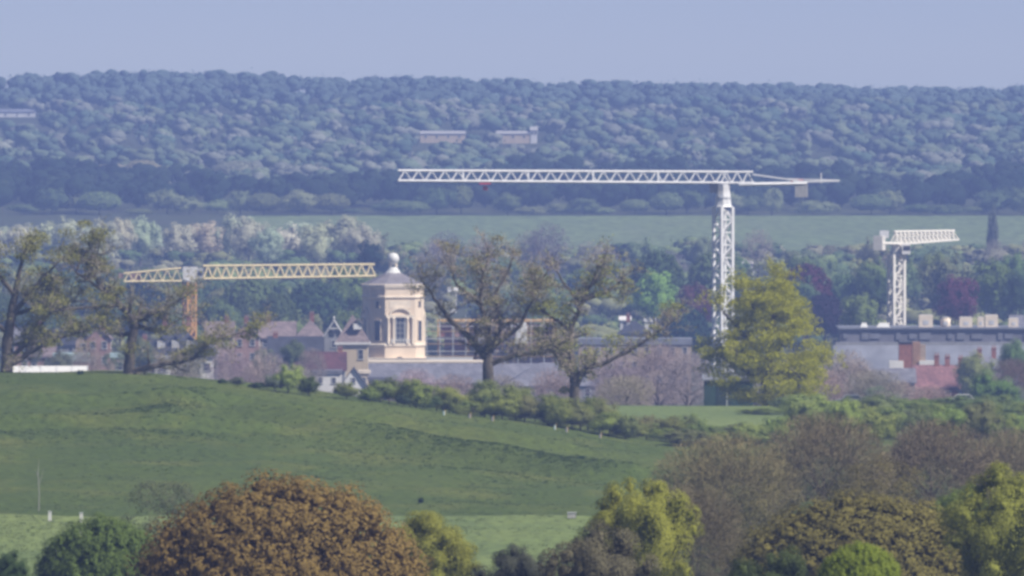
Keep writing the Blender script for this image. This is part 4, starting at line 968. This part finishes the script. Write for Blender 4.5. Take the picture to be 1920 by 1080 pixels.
slab_building('garden_shed', 'little pale shed at the tip of the low oak limb', 376, 400, 668, 2200, 4, WHITE, SLATE_P, 1, .4)
# polytunnel
D = 2050; s = s_at(D); X = (92 - 960) * s; zg = gz(X, D); ztp = HC - (686 - YH) * s - zg; w = 145 * s
r = empty('polytunnel', (X, D, zg), 'long white polytunnel just behind the pasture crest', 'polytunnel')
n = 10; lo = [[(sx, -3 + 6 * (k / n), max(ztp - 2.6 + 2.6 * math.sin(math.pi * k / n), 0)) for k in range(n + 1)] + [(sx, 3, -1), (sx, -3, -1)] for sx in (-w / 2, w / 2)]
MB().ring(lo).build('cover', WHITE_P, r)
for k in range(6): 
    xx = -w / 2 + w * k / 5
    MB().tube([(xx, -3.05 + 6.1 * (q / n), max(ztp - 2.6 + 2.68 * math.sin(math.pi * q / n), 0)) for q in range(n + 1)], .05, 5).build('hoop', STEEL, r)

# ---- big grey-roofed building on the other side, with roof plant
D = 2480; s = s_at(D); u0, u1 = 1565, 1990; X = ((u0 + u1) / 2 - 960) * s; zg = gz(X, D); w = (u1 - u0) * s
def zt_(y, D=2480, zg_=None): return HC - (y - YH) * K * D - (zg if zg_ is None else zg_)
r = empty('laboratory_block', (X, D, zg), 'long grey flat-roofed block with plant boxes on its roof', 'building')
MB().span(-w / 2, w / 2, -7, 12, -1, zt_(640)).build('wall', GREYW, r)
MB().span(-w / 2 + 1, w / 2, -6.5, 12.2, zt_(640), zt_(616)).build('upper_storey', surf('grey_cladding', (.15, .15, .18), .8, .4, .25), r)
MB().span(-w / 2 + .6, w / 2 + .3, -7, 12.6, zt_(616), zt_(612.5)).build('parapet', METAL_ROOF, r)
MB().add([(-w / 2 - .5, -13, zt_(688)), (w / 2, -13, zt_(688)), (w / 2, -7, zt_(646)), (-w / 2 - .5, -7, zt_(646)), (-w / 2 - .5, -13, -1), (w / 2, -13, -1), (w / 2, -7, -1), (-w / 2 - .5, -7, -1)],
     [(0, 1, 2, 3), (4, 7, 6, 5), (0, 4, 5, 1), (1, 5, 6, 2), (2, 6, 7, 3), (3, 7, 4, 0)]).build('sloping_roof', METAL_ROOF, r)
for i in range(14): window(r, (-w / 2 + w * (i + .5) / 14, -13, zt_(703)), 1.6, 1.8, 'y')
for i in range(13): MB().box((-w / 2 + 2 + i * (w - 2) / 13 + .9 * math.sin(i * 2.3), -6.62, zt_(629)), (.9 + .7 * (i % 3), .2, 1.0 + .3 * (i % 2))).build('louvre_panel', DARK_ROOF, r)
for i, (u, v, wpx, hpx, round_) in enumerate(((1735, 608, 26, 22, 0), (1772, 607, 19, 18, 1), (1810, 606, 24, 18, 0), (1838, 607, 12, 18, 0), (1858, 608, 24, 22, 0), (1899, 607, 18, 16, 0))):
    xx = (u - 960) * s; bx = wpx * s; bh = hpx * s; z0 = zt_(612.5) + zg
    p = empty('roof_plant_box', (xx, D - 3, z0), 'cream plant box on the grey roof, %s from the left' % ORD[i], 'plant box', 'cream plant boxes on the roof')
    if round_: MB().lathe([(bx * .42, -.02), (bx * .5, .2), (bx * .5, bh * .8), (bx * .3, bh)], 14).build('casing', STONE_PALE, p, True)
    else: MB().box((0, 0, bh / 2), (bx, 2.2, bh)).build('casing', STONE_PALE, p)
    MB().box((0, 0, bh + .06), (bx * (.5 if round_ else .9), 1.6, .16)).build('lid', FRAME, p)
    MB().box((0, -1.12 if not round_ else -bx * .5, bh * .4), (bx * .4, .08, bh * .35)).build('grille', STEEL, p)
for i, (u, v, wpx) in enumerate(((1619, 622, 14), (1655, 622, 26))):
    xx = (u - 960) * s; p = empty('roof_light', (xx, D - 6.9 + 2, zt_(612.5) + zg), ['small white roof light near the cream crane', 'larger white roof light at the cream crane foot'][i], 'roof light')
    bw = wpx * s
    MB().ring([[(-bw / 2, -.8, 0), (bw / 2, -.8, 0), (bw / 2, .8, 0), (-bw / 2, .8, 0)], [(-bw * .3, -.3, .9), (bw * .3, -.3, .9), (bw * .3, .3, .9), (-bw * .3, .3, .9)]]).build('glazing', WHITE_P, p)
    MB().box((0, 0, -.02), (bw + .3, 1.9, .1)).build('kerb', STEEL, p)
# brick house with stacks and the red roof
house('red_tiled_house', 'house with rose red tiled roof and several chimneys', 1764, 686, 100, 2230, 9, 726, 'gable', BRICK, tiled('rose_tile', (0.20, 0.10, 0.105)), wins=(4, 1), chims=((-.15, 1.9), (.25, 1.7), (.75, 1.5)))
D = 2260; s = s_at(D); X = (1711 - 960) * s; zg = gz(X, D)
r = empty('brick_stack', (X, D, zg), 'square brick tower stack above the red tiled roof', 'chimney stack')
MB().span(-2.5, -.1, -1.6, 1.6, -1, zt_(643, D)).build('stack', BRICK, r); MB().span(.0, 1.4, -1.4, 1.7, -1, zt_(641, D)).build('flue', surf('orange_brick', (.30, .18, .115), .9, 1.4, .2), r)
MB().span(-2.65, -.02, -1.75, 1.75, zt_(643, D), zt_(641, D)).build('coping', SLATE, r); MB().span(1.4, 2.4, -1.2, 1.5, -1, zt_(646, D)).build('flue', BUFF, r)
for sx, wd in ((-3.0, 2.6), (2.6, 2.8)): MB().span(sx - wd / 2, sx + wd / 2, -2.4, -.4, zt_(692, D), zt_(676, D)).build('white_dormer', WHITE, r)
house('grey_cottage', 'grey roofed cottage below the brick stack', 1672, 692, 84, 2215, 7, 716, 'gable', GREYW, SLATE_P, wins=(3, 1))
house('villa', 'grey villa with twin dark chimneys below the flat roof', 1850, 668, 90, 2330, 8, 690, 'hip', GREYW, SLATE_P, wins=(3, 1), chims=((-.3, 1.4), (.3, 1.6)))
house('corner_house', 'pale gabled roof at the edge behind the plant boxes', 1925, 592, 60, 2600, 8, 618, 'gable', WHITE, SLATE_P, wins=(2, 1))
# small pale things among the trees behind
def spire(label, u, top, base, wpx, D):
    s = s_at(D); X = (u - 960) * s; zg = gz(X, D); r = empty('chapel', (X, D, zg), label, 'chapel'); w = wpx * s; zb = HC - (base - YH) * s - zg; zt = HC - (top - YH) * s - zg
    MB().box((0, 0, zb / 2 - .5), (w, w, zb + 1)).build('tower_wall', WHITE, r)
    MB().ring([[(-w / 2, -w / 2, zb), (w / 2, -w / 2, zb), (w / 2, w / 2, zb), (-w / 2, w / 2, zb)], [(-.05, -.05, zt), (.05, -.05, zt), (.05, .05, zt), (-.05, .05, zt)]]).build('spire', WHITE, r)
    MB().box((0, -w / 2 - .05, zb * .8), (w * .3, .12, 1.2)).build('louvre', GLASS, r)
spire('little white spire beside the arching copper tree', 1564, 526, 552, 18, 3220)
for nm, lab, u, t, wp, D, ev, rf_ in (('white_house', 'white hipped roof among trees just beyond the crane mast', 1397, 486, 34, 3500, 494, 'hip'), ('white_house', 'tiny white gable between forked oak and lodge', 1172, 594, 18, 3000, 600, 'gable'),
                                 ('white_house', 'white block on the lodge roofline by the dark teal tree', 1221, 596, 24, 3000, 603, 'flat'), ('white_house', 'tiny white house behind the leaning oak', 848, 540, 16, 3300, 546, 'gable')):
    house(nm, lab, u, t, wp, D, 5, ev, rf_, WHITE, WHITE, wins=(1, 1), chims=())
for i, (lab, u, t, wp, D, hh) in enumerate((('long white farm buildings at the edge of the far hillside', 22, 205, 88, 5950, 12), ('pale terrace far off on the wooded hillside', 830, 246, 84, 5480, 12),
                           ('pale house next to the far hillside terrace', 962, 246, 62, 5470, 12), ('tiny white hillside house beside the far pale house', 1001, 238, 12, 5470, 16))):
    house('hillside_house', lab, u, t, wp, D, 9, t + hh * .4, 'gable', WHITE if i in (0, 3) else CREAM, METAL_ROOF if i == 0 else CONC, wins=(max(2, wp // 20), 1), win_size=(.9, 1.1))

# ---- shed, cars and lamp post on the paddock
D = 1545; s = s_at(D); X = (1366 - 960) * s; zg = gz(X, D)
r = empty('field_shelter', (X, D, zg), 'dark green field shelter with grey-blue roof beside the yellow-green oak', 'shelter'); w = 92 * s; h = HC - (712 - YH) * s - zg
MB().span(-w / 2, w / 2, -1.6, 1.6, -.5, h).build('wall', DGREEN, r); gable_roof(MB(), w, 3.2, h, .6, .25, along='x').build('roof', METAL_ROOF, r)
MB().box((-.6, -1.64, h * .4), (1.8, .08, h * .75)).build('door', surf('shelter_door', (.02, .035, .03), .7), r)
X = (1363 - 960) * K * 1538; zg = gz(X, 1538); h = HC - (690 - YH) * K * 1538 - zg
r = empty('floodlight_pole', (X, 1538, zg), 'pale pole with a double head above the green shelter', 'pole')
MB().tube([(0, 0, -.3), (0, 0, h)], [.06, .045], 8).build('pole', STEEL, r)
for sx in (-1, 1): MB().box((sx * .4, 0, h + .05), (.7, .35, .22)).build('lamp_head', STEEL, r)
def car(label, u, D, paint, van=False):
    X = (u - 960) * K * D; r = empty('parked_car', (X, D, gz(X, D) + .02), label, 'car')
    prof = [(-2.1, .35), (-2.1, .85), (-1.3, .98), (-.75, 1.48), (.75, 1.5), (1.35, .98), (2.05, .85), (2.1, .35)] if not van else [(-2.3, .35), (-2.3, 1.9), (1.2, 1.95), (1.75, 1.1), (2.3, .95), (2.3, .35)]
    MB().ring([[(x, -.85, z) for x, z in prof], [(x, .85, z) for x, z in prof]]).build('body', paint, r)
    gp = [(-1.15, 1.0), (-.7, 1.42), (.7, 1.43), (1.2, 1.0)] if not van else [(.2, 1.2), (.2, 1.75), (1.15, 1.75), (1.5, 1.2)]
    for sy in (-1, 1): MB().add([(x, sy * .862, z) for x, z in gp], [(0, 1, 2, 3)]).build('side_window', GLASS, r)
    for sx in (-1.3, 1.3):
        for sy in (-1, 1):
            wv = MB().tube([(sx, sy * .68, .32), (sx, sy * .9, .32)], .32, 14).build('wheel', RUBBER, r); MB().tube([(sx, sy * .86, .32), (sx, sy * .915, .32)], .19, 10).build('rim', STEEL, wv)
    for sy in (-.6, .6): MB().box((2.08 if not van else 2.3, sy, .72), (.08, .3, .16)).build('headlight', FRAME, r)
car('grey parked car below the purple bare trees', 1598, 1545, CAR_G)
car('white parked car by the rounded fresh green tree', 1806, 1530, CAR_W)

# ------------------------------------------------------------------ tower cranes
BARS = {}
def bar(name, p0, p1, th, mat, parent):
    p0, p1 = Vector(p0), Vector(p1)
    if mat.name not in BARS:
        b = MB().box((0, 0, 0), (1, 1, 1)); me = bpy.data.meshes.new('bar'); me.from_pydata(b.v, [], b.f); me.materials.append(mat); me.update(); BARS[mat.name] = me
    o = link(name, BARS[mat.name], parent); d = p1 - p0
    o.location = (p0 + p1) / 2; o.rotation_mode = 'QUATERNION'; o.rotation_quaternion = d.to_track_quat('Z', 'Y'); o.scale = (th, th, d.length)
    return o
def chords(name, lines, th, mat, parent):
    m = MB()
    for a, b in lines: m.tube([a, b], th * .7, 4)
    return m.build(name, mat, parent)

def mast(parent, z0, z1, side, rot, mat, bay, ct=.3, bt=.13, diag=None):
    cs = [Vector((side / math.sqrt(2) * math.cos(rot + k * math.pi / 2), side / math.sqrt(2) * math.sin(rot + k * math.pi / 2), 0)) for k in range(4)]
    m = chords('mast', [(c + Vector((0, 0, z0)), c + Vector((0, 0, z1))) for c in cs], ct, mat, parent)
    n = max(2, round((z1 - z0) / bay)); b = (z1 - z0) / n
    for k in range(4):
        a, c = cs[k], cs[(k + 1) % 4]
        for i in range(n):
            za, zb = z0 + i * b, z0 + (i + 1) * b
            p, q = (a, c) if (i + k) % 2 else (c, a)
            bar('diagonal_brace', p + Vector((0, 0, za)), q + Vector((0, 0, zb)), bt, diag or mat, m)
            bar('cross_brace', a + Vector((0, 0, zb)), c + Vector((0, 0, zb)), bt, diag or mat, m)
    return m

def jib(name, parent, z0, z1, L, d, hw, n, mat, ct=.24, bt=.11, start=0.0, taper=1.0, rise=0.0, mat_b=None):
    """triangular lattice boom along direction d, one top chord and two bottom chords"""
    d = Vector(d).normalized(); sd = Vector((-d.y, d.x, 0))
    def P(t, which):
        base = d * (start + (L - start) * t) + Vector((0, 0, rise * t)); hh = (z1 - z0) * (1 - (1 - taper) * t)
        if which == 't': return base + Vector((0, 0, z0 + hh))
        return base + Vector((0, 0, z0)) + sd * (hw if which == 'l' else -hw)
    j = chords(name, [(P(0, k), P(1, k)) for k in 'tlr'], ct, mat, parent)
    for i in range(n):
        a, m_, b = i / n, (i + .5) / n, (i + 1) / n
        for k in 'lr':
            bar('diagonal_brace', P(a, k), P(m_, 't'), bt, mat, j); bar('diagonal_brace', P(m_, 't'), P(b, k), bt, mat, j)
        bar('cross_brace', P(b, 'l'), P(b, 'r'), bt, mat_b or mat, j)
    return j

# white crane
D = 2350; s = s_at(D); X = (1356 - 960) * s; zg = gz(X, D)
def zc(y): return HC - (y - YH) * K * D - zg
cr = empty('tower_crane', (X, D, zg), 'tall white flat-top tower crane with very long jib across the valley', 'crane')
mast(cr, -1, zc(388), 2.55, math.radians(80), CRANE_W, 2.4, .52, .22)
MB().box((0, 0, .0), (5, 5, 1.2)).build('footing', CONC, cr)
MB().ring([[(1.75 * math.cos(a) , 1.75 * math.sin(a), zc(388)) for a in [k * math.pi / 4 for k in range(8)]], [(1.55 * math.cos(a), 1.55 * math.sin(a), zc(384)) for a in [k * math.pi / 4 for k in range(8)]],
            [(1.3 * math.cos(a), 1.3 * math.sin(a), zc(358)) for a in [k * math.pi / 4 for k in range(8)]], [(1.35 * math.cos(a), 1.35 * math.sin(a), zc(345)) for a in [k * math.pi / 4 for k in range(8)]]]).build('slewing_unit', CRANE_W, cr)
MB().lathe([(1.5, zc(372)), (1.5, zc(369))], 16).build('slewing_ring', STEEL, cr)
sh = math.radians(-3)
jd = Vector((-math.cos(sh), math.sin(sh), 0)); cd = -jd
LJ = (1345 - 735) * s; LC = (1575 - 1356) * s
jib('jib', cr, zc(343), zc(322.5), LJ, jd, .85, 25, CRANE_W, .36, .2, start=-1.0, rise=.45, taper=.92)
jib('tower_head', cr, zc(343), zc(322.5), (1412 - 1356) * s, cd, .85, 3, CRANE_W, .30, .18, start=-.5)
cj = MB()
for q in (-.8, .8): cj.tube([cd * 3 + Vector((0, q, zc(346))), cd * (LC * .72) + Vector((0, q, zc(344)))], .34, 4)
cj = cj.build('counter_jib', CRANE_W, cr)
for i in range(7): bar('cross_brace', cd * (4 + i * 2) + Vector((0, -.8, zc(345))), cd * (4 + i * 2) + Vector((0, .8, zc(345))), .14, CRANE_W, cj)
for q in (-.75, .75):
    bar('tie_bar', cd * 5.6 + Vector((0, q, zc(327))), cd * (LC * .68) + Vector((0, q, zc(340))), .26, CRANE_W, cj)
    bar('handrail', cd * (LC * .5) + Vector((0, q, zc(335))), cd * LC + Vector((0, q, zc(338))), .16, CRANE_W, cj)
    bar('walkway', cd * (LC * .6) + Vector((0, q, zc(341))), cd * LC + Vector((0, q, zc(339))), .34, CRANE_W, cj)
c = cd * (1503 - 1356) * s
for i in range(4): MB().box((c.x + (i - 1.5) * .62, c.y, zc(358)), (.56, 1.9, 24 * s)).build('counterweight', CONC, cr)
MB().box((c.x - .9, c.y, zc(340)), (2.4, 1.7, .7)).build('winch', RED_P, cr)
MB().tube([cd * (1540 - 1356) * s + Vector((0, 0, zc(343))), cd * (1540 - 1356) * s + Vector((0, 0, zc(324)))], [.2, .1], 6).build('mast_light', WHITE_P, cr)
MB().box((jd.x * 45.5, 0, zc(343)), (2.2, 1.6, .55)).build('trolley', RED_P, cr)
MB().box((-1.9, -1.3, zc(352)), (1.4, 1.6, 1.9)).build('cab', GLASS, cr)
for k in range(1, 5):
    p = jd * (LJ * k / 5); bar('section_joint', (p.x, p.y - .7, zc(343)), (p.x, p.y - .1, zc(323)), .34, CRANE_W, cr); bar('section_joint', (p.x, p.y + .7, zc(343)), (p.x, p.y + .1, zc(323)), .34, CRANE_W, cr)
for q in (-.22, .22): bar('ladder_rail', (q, -.3, 0), (q, -.3, zc(390)), .07, STEEL, cr)
bar('jib_rope', jd * 2 + Vector((0, 0, zc(341))), jd * (LJ - 1) + Vector((0, 0, zc(341) + .4)), .06, STEEL, cr)
for q in (-.35, .35): bar('hoist_rope', (jd.x * 45.5 + q, 0, zc(344)), (jd.x * 45.5 + q, 0, zc(352)), .05, STEEL, cr)
MB().box((jd.x * 45.5, 0, zc(353)), (.9, .4, .8)).build('hook_block', RED_P, cr)

# cream crane, its jib pointing away
D = 2506; s = s_at(D); X = (1681 - 960) * s; zg = gz(X, D)
cr = empty('tower_crane', (X, D, zg), 'cream tower crane with foreshortened jib above the grey roofs', 'crane')
mast(cr, -1, zc(478), 2.35, math.radians(70), CRANE_C, 2.2, .55, .26)
MB().box((0, 0, 0), (5, 5, 1.2)).build('footing', CONC, cr)
MB().ring([[(r_ * math.cos(a + .3), r_ * math.sin(a + .3), z) for a in [k * math.pi / 4 for k in range(8)]] for r_, z in ((1.75, zc(480)), (1.5, zc(476)), (1.1, zc(462)), (1.25, zc(456)))]).build('slewing_unit', CRANE_C, cr)
MB().lathe([(1.6, zc(474)), (1.6, zc(471))], 16).build('slewing_ring', STEEL, cr)
jd = Vector((13.4, 46, 0)).normalized()
jib('jib', cr, zc(458), zc(434), 48, jd, .9, 15, CRANE_C, .34, .2, start=-2, rise=.25, taper=.72)
cj = MB()
sdv = Vector((-jd.y, jd.x, 0))
for q in (-.8, .8): cj.tube([sdv * q + jd * 1 + Vector((0, 0, zc(457))), sdv * q - jd * 15 + Vector((0, 0, zc(454)))], .3, 4)
cj.build('counter_jib', CRANE_C, cr)
for i in range(3):
    p = -jd * (13 + i * .9); MB().box((p.x, p.y, zc(454)), (1.9, .75, 2.9), math.atan2(sdv.y, sdv.x)).build('counterweight', CRANE_C, cr)
p = -jd * 10; MB().box((p.x, p.y, zc(438)), (1.8, 1.6, 1.5)).build('winch', CRANE_W, cr)
MB().box((1.9, -1.6, zc(467)), (1.7, 1.7, 2.0)).build('cab', WHITE, cr)
MB().box((2.0, -2.47, zc(465)), (1.4, .08, .9)).build('cab_window', GLASS, cr)

# yellow crane on an orange mast
D = 2600; s = s_at(D); X = (355 - 960) * s; zg = gz(X, D)
cr = empty('tower_crane', (X, D, zg), 'yellow tower crane on an orange mast behind the slate villa', 'crane')
mast(cr, -1, zc(528), 1.95, math.radians(75), CRANE_O, 2.0, .42, .24)
MB().box((0, 0, 0), (5, 5, 1.2)).build('footing', CONC, cr)
MB().box((.15, 0, zc(512)), (3.0, 2.0, 23 * s)).build('machine_head', WHITE, cr)
MB().box((2.3, -.3, zc(513)), (1.2, 1.5, 18 * s)).build('cab', FRAME, cr)
MB().box((2.35, -1.09, zc(512)), (.9, .08, 1.0)).build('cab_window', GLASS, cr)
MB().lathe([(1.5, zc(529)), (1.5, zc(525)), (1.2, zc(523))], 14).build('slewing_ring', STEEL, cr)
jd = Vector((1, .06, 0)).normalized()
jib('jib', cr, zc(523), zc(499), (703 - 355) * s, jd, .9, 19, CRANE_Y, .4, .26, start=2.9, rise=.55, taper=.9)
jib('counter_jib', cr, zc(527), zc(503), (355 - 232) * s, -jd, .8, 6, CRANE_Y, .34, .18, start=1.7, taper=.62, rise=-.1)
for i in range(3): MB().box((-(108 - i * 7) * s, 0, zc(519)), (.65, 1.6, 1.9)).build('counterweight', PINK, cr)
MB().box((-128 * s, 0, zc(517)), (1.0, 1.4, 1.0)).build('winch', PINK, cr)

# ------------------------------------------------------------------ air
HZ = bpy.data.materials.new('haze'); HZ.use_nodes = True; N = HZ.node_tree.nodes; L = HZ.node_tree.links
for n in list(N): N.remove(n)
ho = N.new('ShaderNodeOutputMaterial'); pv = N.new('ShaderNodeVolumePrincipled')
pv.inputs['Color'].default_value = HAZE_COL; pv.inputs['Density'].default_value = HAZE_DENS
L.new(pv.outputs[0], ho.inputs['Volume'])
hz = MB().span(-3600, 3600, -480, 7050, -2.5, 108).build('haze', HZ); hz['kind'] = 'stuff'; tag(hz, 'thin bluish haze filling the valley air', 'haze')
